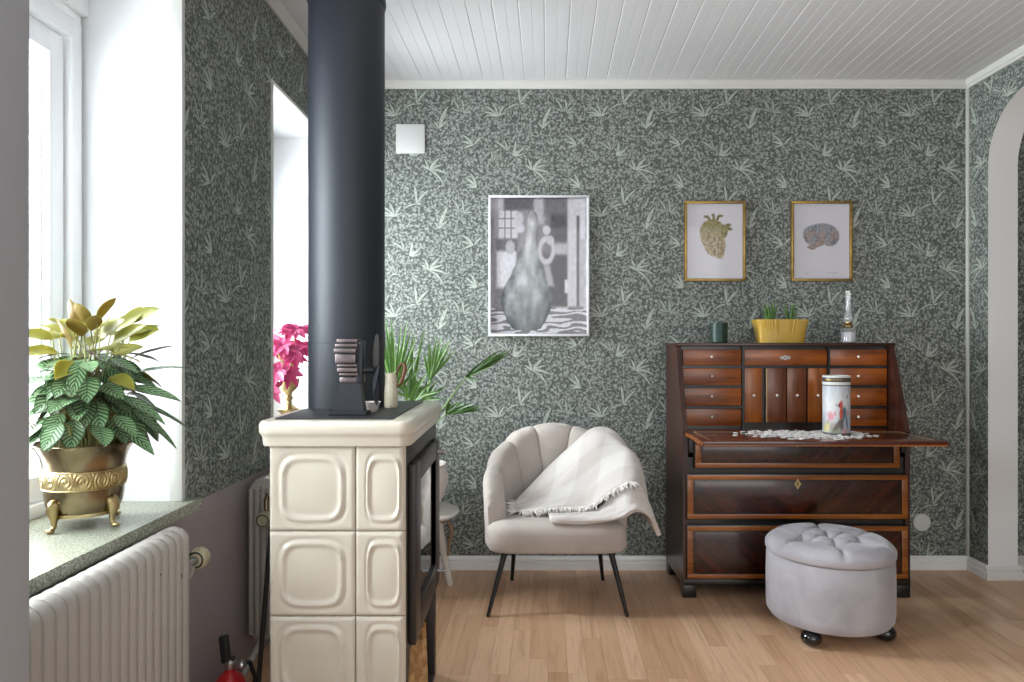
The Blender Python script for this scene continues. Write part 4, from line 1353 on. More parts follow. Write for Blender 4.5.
build('writing_bed', MB().box(BX0 + 0.0225, BX1 - 0.0225, BF + 0.012, BBK - 0.015, 0.702, 0.725, 0.001), M['flap'], bu, smooth=False)
fr = MB()
fr.box(BX0 + 0.0225, BX1 - 0.0225, 3.2145, 3.24, 0.7255, 1.0975)
for x in (0.9915, 1.3825): fr.box(x, x + 0.010, 3.197, 3.2145, 0.7255, 1.0975)
for (xa, xb_) in ((0.7125, 0.9915), (1.3925, 1.6605)):
    for z in (1.004, 0.914, 0.819): fr.box(xa, xb_, 3.199, 3.2145, z - 0.005, z + 0.005)
fr.box(1.0015, 1.3825, 3.199, 3.2145, 1.0005, 1.0095)
build('pigeonhole_frame', fr, M['black_wood'], bu, smooth=False)
def knob(x, y, z, par, r=0.006):
    build('knob', MB().lathe([(0.0028, 0.0), (0.0025, 0.004), (r, 0.007), (r * 1.05, 0.011), (r * 0.6, 0.0145), (0.0, 0.0152)], (x, y, z), 16, axis=(0, -1, 0)), M['bone'], par)
YD = 3.2020
zr = [(1.0105, 1.0835), (0.9205, 0.9975), (0.8255, 0.9075), (0.7340, 0.8125)]
for (xa, xb_) in ((0.722, 0.9895), (1.3945, 1.655)):
    for (za, zb_) in zr:
        dd = build('small_drawer', MB().box(xa, xb_, YD, 3.2140, za, zb_, 0.0015), M['orange'], bu)
        knob((xa + xb_) / 2 - 0.004, YD, (za + zb_) / 2 + 0.003, dd)
dd = build('small_drawer', MB().box(1.0035, 1.3805, YD, 3.2140, 1.0110, 1.0835, 0.0015), M['orange'], bu)
def rosette(x, y, z, par, sx, sz, m_):
    e = MB()
    n = 24
    for (ox, r_) in ((0, 0.011), (-0.017, 0.007), (0.017, 0.007)):
        e.lathe([(r_ * 0.45, -0.0002), (r_, -0.0002), (r_, 0.0018), (r_ * 0.45, 0.0018), (r_ * 0.45, -0.0002)], (x + ox * sx, y, z + (ox * sz)), n, axis=(0, -1, 0), close=False)
    build('escutcheon', e, m_, par)
rosette(1.190, YD, 1.046, dd, 1, 0, M['steel'])
for i, (xa, xb_, mm) in enumerate(((1.0035, 1.085, 'orange_z'), (1.106, 1.1925, 'brownz'), (1.1985, 1.286, 'brownz'), (1.2945, 1.3805, 'orange_z'))):
    dd = build('pigeonhole_door', MB().box(xa, xb_, YD, 3.2140, 0.750, 0.9985, 0.0015), M[mm], bu)
    knob((xa + xb_) / 2, YD, 0.874, dd)
    if i == 1: build('inlay_strip', MB().box(xa - 0.004, xa + 0.001, YD - 0.0006, YD + 0.002, 0.751, 0.9975), M['inlay'], dd, smooth=False)
# flap
FY0 = 2.752
fl = build('writing_flap', MB().box(0.700, 1.665, FY0, BF + 0.011, 0.706, 0.7265, 0.0025), M['flap'], bu)
il = MB()
for k in (0.035, ):
    xa, xb_, ya, yb = 0.700 + k, 1.665 - k, FY0 + k, BF - 0.01
    for (a, b_, c, d_) in ((xa, xb_, ya, ya + .002), (xa, xb_, yb, yb + .002), (xa, xa + .002, ya, yb), (xb_ - .002, xb_, ya, yb)):
        il.box(a, b_, c, d_, 0.7260, 0.7268)
build('inlay_line', il, M['inlay'], fl, smooth=False)
build('edge_banding', MB().box(0.7025, 1.6625, FY0 - 0.0012, FY0 + 0.004, 0.7066, 0.7125).box(0.6988, 0.7025, FY0 + .003, BF + 0.008, 0.7085, 0.7245), M['band'], fl, smooth=False)
for x in (0.7130, 1.638):
    build('loper', MB().box(x, x + 0.0215, BF - 0.012, 3.20, 0.635, 0.7015, 0.002), M['black_wood'], bu)
ff_ = MB()
ff_.box(BX0 + 0.0225, BX1 - 0.0225, BF + 0.012, BF + 0.03, 0.056, 0.612)
ff_.box(BX0 + 0.046, BX1 - 0.046, BF + 0.012, BF + 0.03, 0.612, 0.7010)
build('front_carcass', ff_, M['black_wood'], bu, smooth=False)
def big_drawer(xa, xb_, za, zb_, key):
    d_ = build('drawer', MB().box(xa, xb_, BF - 0.008, BF + 0.0115, za, zb_, 0.002), M['black_wood'], bu)
    r_ = MB(); w = 0.026; e = 0.004
    y0_, y1_ = BF - 0.0105, BF - 0.007
    r_.box(xa + e, xb_ - e, y0_, y1_, zb_ - e - w * 0.8, zb_ - e, 0.001); r_.box(xa + e, xb_ - e, y0_, y1_, za + e, za + e + w * 0.8, 0.001)
    r_.box(xa + e, xa + e + w, y0_, y1_, za + e + w * 0.8, zb_ - e - w * 0.8, 0.001); r_.box(xb_ - e - w, xb_ - e, y0_, y1_, za + e + w * 0.8, zb_ - e - w * 0.8, 0.001)
    build('banding', r_, M['band'], d_)
    g = 0.006
    build('veneer_panel', MB().box(xa + e + w + g, xb_ - e - w - g, BF - 0.0100, BF - 0.007, za + e + w * .8 + g, zb_ - e - w * .8 - g, 0.001), M['herring'], d_)
    if key is not None:
        k_ = MB()
        pts = [(0, 0.024), (0.007, 0.012), (0.015, 0.0), (0.007, -0.014), (0, -0.026), (-0.007, -0.014), (-0.015, 0.0), (-0.007, 0.012)]
        k_.prism([(BCX + a, key + c) for a, c in pts], BF - 0.0118, BF - 0.0099, 'y')
        es = build('escutcheon', k_, M['brass'], d_, smooth=False)
        build('keyhole', MB().lathe([(0.0, 0.0), (0.0035, 0.0)], (BCX, BF - 0.0121, key + .003), 12, axis=(0, -1, 0)).box(BCX - .0012, BCX + .0012, BF - .0122, BF - .0118, key - .009, key), M['dark'], es)
big_drawer(0.738, 1.635, 0.566, 0.699, 0.685)
big_drawer(0.703, 1.671, 0.3435, 0.542, 0.500)
big_drawer(0.703, 1.671, 0.083, 0.3195, 0.290)
build('plinth', MB().box(BX0 + 0.001, BX1 - 0.001, BF - 0.004, BF + 0.0115, 0.055, 0.081, 0.002), M['black_wood'], bu)
for x in (BX0, BX1 - 0.058):
    for y in (BF - 0.002, BBK - 0.062):
        a = MB().box(x, x + 0.058, y, y + 0.058, 0.0003, 0.0545, 0.004)
        build('foot', a, M['black_wood'], bu)

# things on the bureau --------------------------------------------------------
TB = 1.114
c = Vector((0.915, 3.30, TB))
t = thing('candle_glass', 'dark green glass candle holder at the left end of the bureau top', 'candle holder', c)
build('cup', MB().lathe([(0.0, 0.0), (0.034, 0.0), (0.0375, 0.003), (0.039, 0.09), (0.039, 0.094), (0.0365, 0.095), (0.035, 0.07), (0.0, 0.07)], c, 40), M['green_glass'], t)
build('wax', MB().lathe([(0.0345, 0.0705), (0.0, 0.072)], c, 24), M['cream'], t)

c = Vector((1.202, 3.305, TB))
t = thing('yellow_planter', 'mustard yellow fluted planter holding two small aloes on the bureau top', 'planter', c)
def plf(u, v):
    # fluted flaring oblong pot; v 0 bottom, 0.8 rim, 1 inside
    a = 2 * pi * u
    h = [0, .012, .03, .05, .075, .100, .107, .109, .104, .085][int(round(v * 9))]
    k = [0.106, 0.108, 0.110, 0.112, 0.117, 0.124, 0.1265, 0.1245, 0.120, 0.115][int(round(v * 9))]
    x, y = sel(a, k, k * 0.52, 4.5)
    fl_ = 1 + 0.010 * sin(u * 2 * pi * 64) * sstep(h, 0.045, 0.075)
    return c + Vector((x, y * fl_, h + 0.0003))
b = MB().grid(plf, 512, 9, wrapu=True)
b.lathe([(0.0, 0.001), (0.107, 0.001)], c, 48, sy=0.5)
build('pot', b, M['yellow'], t, angle=60)
build('soil', MB().lathe([(0.119, 0.088), (0.0, 0.094)], c, 32, sy=0.5), M['soil'], t)
rng = random.Random(4)
for (ox, H, nL) in ((-0.045, 0.128, 10), (0.050, 0.124, 7)):
    al = MB()
    for k in range(nL):
        a = k * 2.4; tl = 0.10 + 0.30 * (k / nL)
        d = Vector((cos(a) * tl, sin(a) * tl * 0.6, 1)).normalized()
        L = H * (1 - 0.35 * k / nL) * rng.uniform(0.85, 1.0)
        b0_ = c + Vector((ox + cos(a) * 0.006, sin(a) * 0.006, 0.088))
        al.tube([b0_, b0_ + d * L * 0.4, b0_ + d * L * 0.75 + Vector((cos(a), sin(a), 0)) * 0.004, b0_ + d * L + Vector((cos(a), sin(a), 0)) * 0.010], [0.0088, 0.0080, 0.0048, 0.0005], 8, flat=0.6)
    build('aloe', al, M['aloe'], t)
bits = MB()
for (ox, H) in ((0.018, 0.02), (0.082, 0.03), (-0.015, 0.018)):
    for k in range(4):
        a = k * 1.6; bits.tube([c + Vector((ox, 0, 0.089)), c + Vector((ox + cos(a) * .01, sin(a) * .01, 0.089 + H))], [0.003, 0.0006], 6)
build('sprout', bits, M['aloe'], t)

c = Vector((1.523, 3.30, TB))
t = thing('oil_lamp', 'small clear glass oil lamp with brass collar at the right end of the bureau', 'oil lamp', c)
build('font', MB().lathe([(0.0, 0.0003), (0.031, 0.0003), (0.0335, 0.003), (0.0335, 0.060), (0.031, 0.066), (0.012, 0.070), (0.012, 0.072)], c, 40), M['chimney'], t)
build('lamp_oil', MB().lathe([(0.0, 0.005), (0.0305, 0.005), (0.0305, 0.050), (0.0, 0.050)], c, 32), mat('lamp_oil', (214, 212, 220), 0.3, var=0.02), t)
build('burner', MB().lathe([(0.016, 0.0705), (0.022, 0.073), (0.023, 0.080), (0.019, 0.086), (0.012, 0.089), (0.018, 0.094), (0.018, 0.099)], c, 32), M['brass'], t)
build('wick_knob', MB().tube([c + Vector((-0.018, -0.004, 0.079)), c + Vector((-0.033, -0.008, 0.079))], [0.003, 0.006], 10), M['brass'], t)
build('chimney', MB().lathe([(0.0165, 0.0995), (0.019, 0.108), (0.019, 0.122), (0.0125, 0.136), (0.0115, 0.15), (0.0115, 0.245), (0.0098, 0.245), (0.0098, 0.15), (0.0108, 0.137), (0.0172, 0.122), (0.0172, 0.109), (0.0150, 0.0995)], c, 32, close=False), M['chimney'], t)

# raster helper for printed pictures ------------------------------------------
def mixl(a, b, t): return tuple(a[i] + (b[i] - a[i]) * t for i in range(3))
def soft(d, w): return sstep(-d, -w, w)
def raster_plane(x0, x1, z0, z1, y, fn, nx, nz):
    m_ = MB()
    m_.grid(lambda u, v: Vector((lerp(x0, x1, u), y, lerp(z0, z1, v))), nx, nz)
    for j in range(nz + 1):
        for i in range(nx + 1): m_.col.append(lin(fn(i / nx, 1 - j / nz)))
    return m_

# bird tin on the flap
c = Vector((1.318, 2.965, 0.7270)); TR = 0.0545
t = thing('picture_tin', 'tall round white tin with a red crested bird picture on the bureau flap', 'tin', c)
fa = atan2(-c.y, -c.x)
def tin_art(s, q):     # s -1..1 left to right, q 0 top .. 1 bottom
    base = mixl((206, 208, 212), (176, 182, 192), sstep(abs(q - 0.35), 0.0, 0.5))
    base = mixl(base, (226, 224, 222), soft(((s + .3) ** 2 * 2 + (q - .6) ** 2 * 3) - 0.25, 0.25) * 0.6)
    col_ = base
    def blob(cx, cy, rx, ry, rot, colr, al=1.0, w=0.25):
        nonlocal col_
        dx, dy = (s - cx), (q - cy)
        a = (dx * cos(rot) + dy * sin(rot)) / rx; b_ = (dy * cos(rot) - dx * sin(rot)) / ry
        col_ = mixl(col_, colr, al * soft(sqrt(a * a + b_ * b_) - 1, w))
    if q > 0.955 or q < 0.012: return (96, 92, 96)
    n_ = mnoise.noise(Vector((s * 5, q * 9, 0)))
    blob(0.0, 0.85, 0.75, 0.10, 0.1, (150, 140, 128), 0.6, 0.5)
    blob(0.12, 0.80, 0.42, 0.07, -0.3, (92, 78, 66), 0.8, 0.4)
    blob(0.35, 0.76, 0.16, 0.12, 0.3, (78, 66, 58), 0.7, 0.4)
    for (a, b_, r_) in ((-.45, .60, .17), (-.30, .64, .14), (-.5, .68, .1), (.60, .93, .16), (.78, .55, .12), (-.1, .57, .1)):
        blob(a, b_, r_, r_ * 0.45, 0, (214, 140, 150), 0.75, 0.5)
    for (a, b_, r_) in ((-.72, .83, .14), (-.6, .88, .12), (-.8, .9, .1), (-.55, .80, .08)):
        blob(a, b_, r_, r_ * 0.45, 0, (214, 196, 120), 0.7, 0.5)
    for (a, b_, r_) in ((-.3, .92, .2), (.1, .93, .2), (-.62, .74, .1)): blob(a, b_, r_, r_ * .35, 0, (126, 138, 104), 0.5, 0.5)
    blob(0.72, 0.72, 0.05, 0.14, -0.28, (74, 92, 108), 1, 0.4)           # tail
    blob(0.50, 0.56, 0.20, 0.125, -0.25, (84, 112, 126), 1, 0.2)         # back and wing
    blob(0.34, 0.56, 0.13, 0.115, -0.2, (186, 70, 48), 1, 0.25)          # breast
    blob(0.30, 0.40, 0.155, 0.060, 0.1, (196, 58, 42), 1, 0.2)           # head
    blob(0.36, 0.345, 0.06, 0.045, 0.5, (190, 52, 40), 1, 0.3)           # crest
    blob(0.20, 0.405, 0.07, 0.022, 0, (46, 38, 40), 1, 0.3)              # mask
    blob(0.02, 0.395, 0.09, 0.010, 0.15, (60, 46, 44), 1, 0.4)           # beak
    blob(0.74, 0.23, 0.06, 0.025, -0.5, (96, 104, 116), .8, 0.4)
    return tuple(max(0, min(255, v_ + n_ * 10)) for v_ in col_)
HB = 0.209
tb = MB(); NU, NV = 160, 90
def tinf(u, v):
    a = fa + (u - 0.5) * 2 * pi
    return c + Vector((cos(a) * TR, sin(a) * TR, 0.0003 + HB * v))
tb.grid(tinf, NU, NV, wrapu=True)
for j in range(NV + 1):
    for i in range(NU):
        an = (i / NU - 0.5) * 2 * pi
        s_ = sin(an) if cos(an) > 0 else math.copysign(2 - abs(sin(an)), sin(an))
        tb.col.append(lin(tin_art(s_, 1 - j / NV)))
k0 = len(tb.v)
tb.lathe([(0.0, 0.0003), (TR, 0.0003)], c, NU)
tb.lathe([(TR, HB + 0.0003), (TR - 0.003, HB + 0.001), (0.0, HB + 0.001)], c, NU)
tb.col += [lin((150, 146, 146))] * (len(tb.v) - k0)
build('body', tb, M['print'], t)
lid = build('lid', MB().lathe([(TR - 0.002, HB + 0.0012), (TR + 0.001, HB + 0.002), (TR + 0.001, HB + 0.0375), (TR - 0.002, HB + 0.040), (TR - 0.006, HB + 0.040), (TR - 0.007, HB + 0.038), (0.0, HB + 0.038)], c, 64), M['plate'], t)
build('dark_band', MB().lathe([(TR + 0.0013, HB + 0.014), (TR + 0.0016, HB + 0.0145), (TR + 0.0016, HB + 0.0315), (TR + 0.0013, HB + 0.032)], c, 64, close=False), mat('dark_lid_band', (74, 66, 70), 0.3), lid)
ltr = MB(); rng = random.Random(2)
for k in range(-9, 10):
    if k in (2, 4): continue
    a = fa + k * 0.115
    if rng.random() < 0.12: continue
    r_ = TR + 0.0018
    for sg in (-1, 1):
        p_ = c + Vector((cos(a + sg * .02) * r_, sin(a + sg * .02) * r_, HB + 0.023))
        ltr.obox(p_, (0.0004 * cos(a), 0.0004 * sin(a), 0), (-sin(a) * .0008, cos(a) * .0008, 0), (0, 0, rng.choice((0.0032, 0.0042))))
    p_ = c + Vector((cos(a) * r_, sin(a) * r_, HB + 0.023 + rng.choice((-.002, 0.0, .003))))
    ltr.obox(p_, (0.0004 * cos(a), 0.0004 * sin(a), 0), (-sin(a) * .0018, cos(a) * .0018, 0), (0, 0, 0.0007))
build('gold_lettering', ltr, M['gold'], lid, smooth=False)

# loose jigsaw pieces on the flap
def piece_mesh():
    w = 0.0082; pts = []
    def edge(a, b_, k):
        a, b_ = Vector(a), Vector(b_); d = b_ - a; n = Vector((d.y, -d.x))
        pts.append(a)
        if k:
            for (t_, h_) in ((0.38, 0.0), (0.36, 0.14), (0.30, 0.24), (0.42, 0.34), (0.58, 0.34), (0.70, 0.24), (0.64, 0.14), (0.62, 0.0)):
                pts.append(a + d * t_ + n * h_ * k * 0.9)
    edge((-w, -w), (w, -w), 1); edge((w, -w), (w, w), -1); edge((w, w), (-w, w), 1); edge((-w, w), (-w, -w), -1)
    return pts
pp = [(q.x, q.y) for q in piece_mesh()]
pz = MB().prism(pp, 0.0, 0.0020, 'z')
proto = build('jigsaw_piece', pz, M['puzzle'], smooth=False, origin=(0, 0, 0))
tag(proto, 'pale grey jigsaw piece lying loose in the heap on the bureau flap', 'jigsaw piece', 'jigsaw pieces on the bureau flap')
rng = random.Random(33); spots = []
def free(x, y, lv):
    for (a, b_, l_) in spots:
        if l_ == lv and (a - x) ** 2 + (b_ - y) ** 2 < 0.0225 ** 2: return False
    return (x - c.x) ** 2 + (y - c.y) ** 2 > (TR + 0.013) ** 2
tries = 0
while len(spots) < 190 and tries < 9000:
    tries += 1
    r_ = rng.random()
    if r_ < 0.93: x, y = rng.gauss(1.175, 0.072), rng.gauss(2.95, 0.052)
    elif r_ < 0.96: x, y = rng.gauss(1.39, 0.03), rng.gauss(2.98, 0.05)
    else: x, y = rng.gauss(1.10, 0.10), rng.gauss(3.0, 0.03)
    if not (0.86 < x < 1.52 and 2.80 < y < 3.05): continue
    lv = 0 if free(x, y, 0) else (1 if free(x, y, 1) else 2)
    if lv == 2 or (lv == 1 and rng.random() < .75): continue
    spots.append((x, y, lv))
for i, (x, y, lv) in enumerate(spots):
    o = proto if i == 0 else proto.copy()
    if i: COL.objects.link(o)
    tilt = 0.0 if lv == 0 else rng.uniform(0.05, 0.22)
    o.location = (x, y, 0.7272 + lv * (0.0024 + 0.011 * tilt))
    o.rotation_euler = (tilt, rng.uniform(-0.5, 0.5) * tilt, rng.uniform(0, 6.28))

# ------------------------------------------------------------------ tufted footstool
OC = Vector((1.181, 2.722, 0)); OR = 0.232
ot = thing('tufted_ottoman', 'round grey velvet storage footstool with a tufted lid in front of the bureau', 'ottoman', OC)
build('body', MB().lathe([(0.0, 0.060), (OR - 0.03, 0.058), (OR - 0.012, 0.062), (OR - 0.002, 0.078), (OR, 0.10), (OR + 0.001, 0.20), (OR - 0.001, 0.292), (OR - 0.008, 0.301), (0.0, 0.301)], OC, 80), M['ottoman'], ot)
LR = OR + 0.0025
btn = [(0.0, 0.0)] + [(0.118 * cos(radians(a)), 0.118 * sin(radians(a))) for a in (20, 80, 140, 200, 260, 320)]
segs = []
for i in range(6):
    segs.append((btn[0], btn[i + 1])); segs.append((btn[i + 1], btn[1 + (i + 1) % 6]))
    a = atan2(btn[i + 1][1], btn[i + 1][0])
    segs.append((btn[i + 1], (LR * cos(a), LR * sin(a))))
def segd(x, y, s_):
    (ax_, ay_), (bx_, by_) = s_
    dx, dy = bx_ - ax_, by_ - ay_
    t_ = max(0, min(1, ((x - ax_) * dx + (y - ay_) * dy) / (dx * dx + dy * dy)))
    return sqrt((x - ax_ - t_ * dx) ** 2 + (y - ay_ - t_ * dy) ** 2)
def lid_h(x, y):
    r_ = sqrt(x * x + y * y) / LR
    z = 0.360 + 0.018 * (1 - r_ ** 2)
    z -= 0.026 * max(0.0, (r_ - 0.80) / 0.20) ** 2.2
    dmp = min(sqrt((x - a) ** 2 + (y - b_) ** 2) for a, b_ in btn)
    z -= 0.026 * exp(-(dmp / 0.020) ** 2) + 0.016 * exp(-(dmp / 0.045) ** 2)
    ds = min(segd(x, y, s_) for s_ in segs)
    z -= 0.013 * exp(-(ds / 0.008)) * (0.6 if r_ > 0.95 else 1)
    return z
lm = MB(); NA, NR = 144, 44
vv = []; rows_ = 0
for (r_, z) in ((LR - 0.015, 0.3035), (LR - 0.004, 0.305), (LR, 0.312), (LR + 0.001, 0.324)):
    for k in range(NA): vv.append((OC.x + r_ * cos(2*pi*k/NA), OC.y + r_ * sin(2*pi*k/NA), z))
    rows_ += 1
for j in range(NR):
    r_ = LR * (1 - (j / NR)) * (1 if j else 0.998)
    for k in range(NA):
        x, y = r_ * cos(2*pi*k/NA), r_ * sin(2*pi*k/NA)
        vv.append((OC.x + x, OC.y + y, lid_h(x, y)))
    rows_ += 1
ff = []
for i in range(rows_ - 1):
    for k in range(NA): ff.append([i*NA+k, i*NA+(k+1) % NA, (i+1)*NA+(k+1) % NA, (i+1)*NA+k])
ff.append(list(range(NA))[::-1]); ff.append([(rows_-1)*NA+k for k in range(NA)])
lid = build('tufted_lid', lm.add(vv, ff), M['ottoman'], ot, angle=80)
for (a, b_) in btn:
    build('button', MB().ball((OC.x + a, OC.y + b_, lid_h(a, b_) + 0.002), 0.0085, 14, sc=(1, 1, 0.5)), M['ottoman'], lid)
for a in (-131, -32, 49, 139):
    q = OC + Vector((cos(radians(a)), sin(radians(a)), 0)) * 0.196
    f = MB().ball(q + Vector((0, 0, 0.0310)), 0.038, 24, sc=(1, 1, 0.8)).tube([q + Vector((0, 0, 0.05)), q + Vector((0, 0, 0.0575))], 0.018, 16)
    build('ball_foot', f, mat('glossy_black_foot', (14, 14, 16), 0.12, coat=0.5), ot)

# ------------------------------------------------------------------ pictures and plates on the wall
def picture(label, x0, x1, z0, z1, fw, depth, fm, art, nx, nz):
    t = thing('framed_picture', label, 'picture', ((x0 + x1) / 2, D - 0.001, z0))
    f = MB(); ya, yb = D - depth, D - 0.001
    f.box(x0, x1, ya, yb, z1 - fw, z1, 0.0015); f.box(x0, x1, ya, yb, z0, z0 + fw, 0.0015)
    f.box(x0, x0 + fw, ya, yb, z0 + fw, z1 - fw, 0.0015); f.box(x1 - fw, x1, ya, yb, z0 + fw, z1 - fw, 0.0015)
    f.box(x0 + 0.002, x1 - 0.002, yb - 0.003, yb, z0 + 0.002, z1 - 0.002)
    build('frame', f, fm, t)
    build('print', raster_plane(x0 + fw, x1 - fw, z0 + fw, z1 - fw, yb - 0.0045, art, nx, nz), M['print'], t)
    build('glazing', MB().box(x0 + fw - .0005, x1 - fw + .0005, yb - 0.0085, yb - 0.0070, z0 + fw - .0005, z1 - fw + .0005), M['picture_glass'], t, smooth=False)
    return t
M['picture_glass'] = glass_mat('picture_glass', (0.97, 0.97, 0.975), 0.04)

def vase_art(u, v):
    # grey photograph of a big pear-shaped bird figure in a bright room; u right, v down
    def R(a, b_, c_, d_, w=0.012): return soft(max(a - u, u - b_, c_ - v, v - d_), w)
    c_ = 128.0 + 20 * mnoise.noise(Vector((u * 6, v * 6, 0)))
    def put(t_, val):
        nonlocal c_
        c_ = lerp(c_, val, t_)
    put(R(-.1, .16, -.1, .12, .05), 205)
    put(R(.14, .42, -.1, .10, .03), 120); put(R(.30, .40, -.1, .5, .02), 150)
    put(R(.44, .56, -.1, .20, .03), 190); put(R(.56, .80, -.1, .12, .03), 110)
    put(R(.02, .12, .1, .4, .03), 175)
    put(R(.62, .80, .12, .36, .03), 70); put(R(.66, .80, .33, .42, .02), 190); put(R(.55, .80, .42, .80, .02), 62)
    put(R(.08, .28, .09, .30, .01), 222)
    for k in (0.145, 0.21): put(R(k - .006, k + .006, .09, .30, .006), 120)
    for k in (0.15, 0.22): put(R(.08, .28, k - .004, k + .004, .004), 120)
    put(R(.05, .28, .30, .40, .02), 110)
    put(R(.05, .27, .39, .66, .02), 236); put(R(-.1, .05, .4, .8, .03), 165)
    put(soft(((u - .29) / .05) ** 2 + ((v - .15) / .05) ** 2 - 1, .5), 210); put(soft(((u - .30) / .05) ** 2 + ((v - .22) / .035) ** 2 - 1, .5), 216)
    put(soft(((u - .20) / .05) ** 2 + ((v - .36) / .05) ** 2 - 1, .5), 196)
    put(R(.80, .99, -.1, .80, .015), 218); put(R(.895, .925, .13, .80, .008), 100); put(R(.93, 1.1, .3, .8, .01), 190)
    put(R(.28, .60, .4, .8, .04), 78); put(R(.14, .44, -.1, .085, .02), 92)
    put(R(.77, .81, .6, .70, .01), 230)
    # floor
    if v > 0.79:
        st_ = 0.5 + 0.5 * sin(v * 120 + 7 * mnoise.noise(Vector((u * 5, v * 26, 2))) + u * 5)
        put(sstep(v, 0.79, 0.82), lerp(112, 226, sstep(st_, 0.3, 0.6)))
    # figure
    cx = lerp(0.43, 0.37, sstep(v, 0.1, 0.8))
    hw = interp([0.085, 0.11, 0.15, 0.2, 0.3, 0.36, 0.45, 0.55, 0.66, 0.74, 0.82, 0.9, 0.96, 0.985], [0.0, 0.04, 0.06, 0.062, 0.068, 0.082, 0.115, 0.17, 0.24, 0.275, 0.25, 0.205, 0.15, 0.0], v)
    d_ = abs(u - cx) - hw
    t_ = soft(d_, 0.008) if 0.085 < v < 0.985 else 0
    if t_ > 0:
        s_ = (u - cx) / max(hw, 0.02)
        body = lerp(176, 128, sstep(v, 0.35, 0.95)) + 26 * (1 - s_ * s_) - 26 * max(0, s_) + 58 * mnoise.noise(Vector((u * 14, v * 9, 5))) + 12 * mnoise.noise(Vector((u * 40, v * 30, 1)))
        if v < 0.2: body = lerp(body, 120, 0.5 * sstep(0.2 - v, 0, 0.08))
        body -= 46 * abs(s_) ** 5 + 34 * sstep(v, 0.80, 0.97)
        put(t_, body)
    put(soft(abs(sqrt(((u - .58) / .07) ** 2 + ((v - .385) / .085) ** 2) - 1) - .28, .15), 206)
    put(soft(((u - .58) / .042) ** 2 + ((v - .235) / .035) ** 2 - 1, .4), 214); put(soft(((u - .62) / .04) ** 2 + ((v - .31) / .035) ** 2 - 1, .4), 200)
    put(soft(max(abs(u - .60 - (v - .56) * .3) - .035, abs(v - .57) - .08), .02), 176)
    c_ += 16 * mnoise.noise(Vector((u * 30, v * 30, 8))) + 10 * mnoise.noise(Vector((u * 70, v * 60, 4)))
    c_ = 128 + (c_ - 128) * 1.12
    c_ = 30 + max(0, c_) * 0.87
    g = t_ * 1.0 if t_ > 0 else 0
    return (c_ + 2 - 7 * g * sstep(v, 0.3, 0.5), c_ - 1 + 2 * g, c_ + 5 - 3 * g)
picture('large white framed grey photograph of a pear-shaped bird figure above the armchair', -0.179, 0.315, 1.146, 1.837, 0.012, 0.022, M['white_frame'], vase_art, 150, 210)

def heart_art(u, v):
    c_ = (238, 236, 242)
    def blob(cx, cy, rx, ry, rot, colr, al=1.0, w=0.12):
        nonlocal c_
        dx, dy = (u - cx), (v - cy) * 1.34
        a = (dx * cos(rot) + dy * sin(rot)) / rx; b_ = (dy * cos(rot) - dx * sin(rot)) / ry
        c_ = mixl(c_, colr, al * soft(sqrt(a * a + b_ * b_) - 1, w))
    oc = (176, 160, 106); dk = (122, 106, 62)
    for (cx, cy, rx, ry, ro) in ((.40, .20, .022, .07, -.5), (.35, .175, .05, .02, .3), (.48, .19, .020, .075, 0), (.47, .15, .03, .018, .4), (.55, .20, .022, .075, .45), (.60, .165, .05, .02, -.1), (.73, .29, .06, .03, -.3), (.76, .335, .05, .028, .2)):
        blob(cx, cy, rx, ry, ro, dk, 1.0, .25)
    blob(.46, .34, .20, .17, 0, oc); blob(.44, .44, .19, .20, 0, oc); blob(.50, .54, .185, .22, -.25, oc); blob(.55, .62, .10, .155, -.45, oc)
    blob(.64, .38, .09, .13, .2, oc); blob(.36, .36, .12, .16, .2, oc)
    n_ = mnoise.noise(Vector((u * 16, v * 18, 0))); n2 = mnoise.noise(Vector((u * 34, v * 40, 3)))
    if c_[2] < 200:
        k = abs(n_) ; c_ = mixl(c_, (206, 184, 150), sstep(v, 0.42, 0.52) * 0.55)
        if k < 0.09: c_ = mixl(c_, (92, 78, 44), 0.8)
        c_ = tuple(v_ + n2 * 44 for v_ in c_)
        if v < 0.40: c_ = mixl(c_, (150, 146, 70), 0.35)
    if 0.945 < v < 0.955 and 0.2 < u < 0.6: c_ = mixl(c_, (170, 168, 176), 0.25)
    return c_
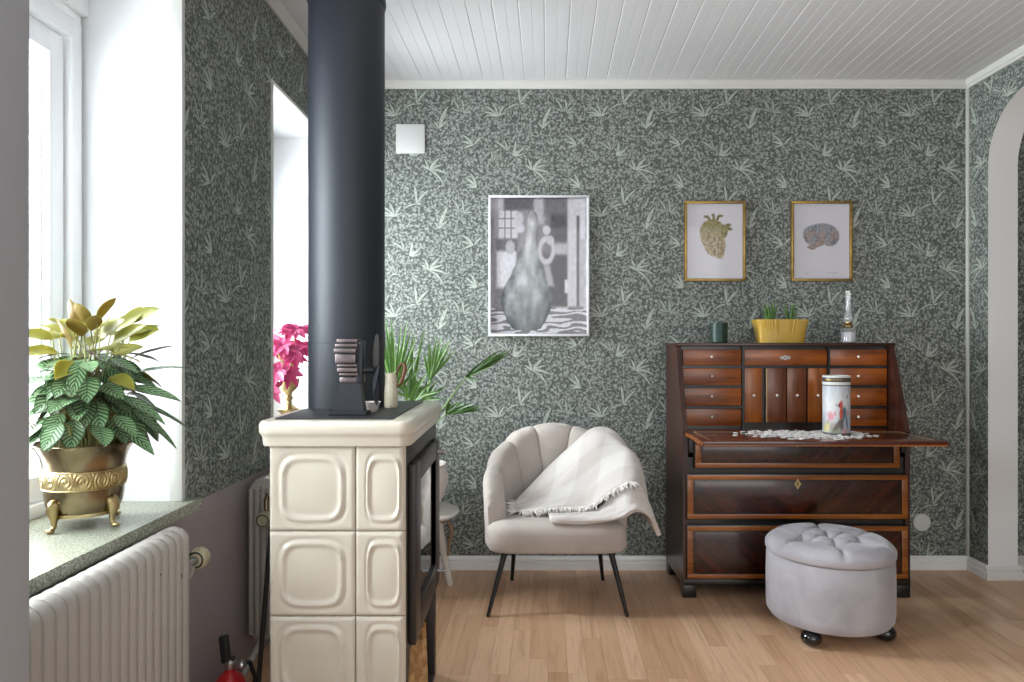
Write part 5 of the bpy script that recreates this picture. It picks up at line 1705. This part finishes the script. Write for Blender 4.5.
picture('gold framed anatomical heart print, left of the two small pictures above the bureau', 0.783, 1.083, 1.417, 1.810, 0.012, 0.018, M['gold'], heart_art, 90, 120)
def brain_art(u, v):
    c_ = (238, 236, 242)
    def blob(cx, cy, rx, ry, rot, colr, al=1.0, w=0.10):
        nonlocal c_
        dx, dy = (u - cx), (v - cy) * 1.34
        a = (dx * cos(rot) + dy * sin(rot)) / rx; b_ = (dy * cos(rot) - dx * sin(rot)) / ry
        c_ = mixl(c_, colr, al * soft(sqrt(a * a + b_ * b_) - 1, w))
    gr = (172, 172, 178); pk = (192, 170, 160)
    blob(.50, .40, .30, .185, -.05, gr); blob(.66, .44, .16, .17, .2, gr); blob(.33, .42, .15, .17, -.2, gr)
    blob(.38, .56, .13, .045, -.25, pk); blob(.35, .59, .06, .03, -.2, pk); blob(.45, .53, .12, .05, -.1, pk)
    if c_[2] < 200:
        n_ = mnoise.noise(Vector((u * 15, v * 20, 7))); n2 = mnoise.noise(Vector((u * 7, v * 8, 1)))
        if n2 > 0.05: c_ = mixl(c_, pk, 0.8)
        if n2 < -0.25: c_ = mixl(c_, (166, 176, 184), 0.7)
        if abs(n_) < 0.10: c_ = mixl(c_, (116, 110, 112), 0.65)
    for (cx, cy) in ((.24, .93), (.63, .925), (.70, .925), (.76, .92)):
        blob(cx, cy, .018, .01, 0, (150, 146, 160), 0.5, .5)
    return c_
picture('gold framed brain print, right of the two small pictures above the bureau', 1.307, 1.607, 1.417, 1.810, 0.012, 0.018, M['gold'], brain_art, 90, 120)

pl_ = thing('cover_plate', 'square white blank cover plate high on the wall right of the flue pipe', 'cover plate', (-0.564, D - 0.001, 2.045))
build('plate', MB().box(-0.635, -0.493, D - 0.008, D - 0.0005, 2.045, 2.190, 0.003), M['plate'], pl_)
o = build('round_cover', MB().lathe([(0.0435, 0.0005), (0.0435, 0.004), (0.040, 0.008), (0.0, 0.010)], (1.953, D, 0.229), 40, axis=(0, -1, 0)), M['plate'])
tag(o, 'round white blank cover low on the wall right of the bureau', 'cover plate')
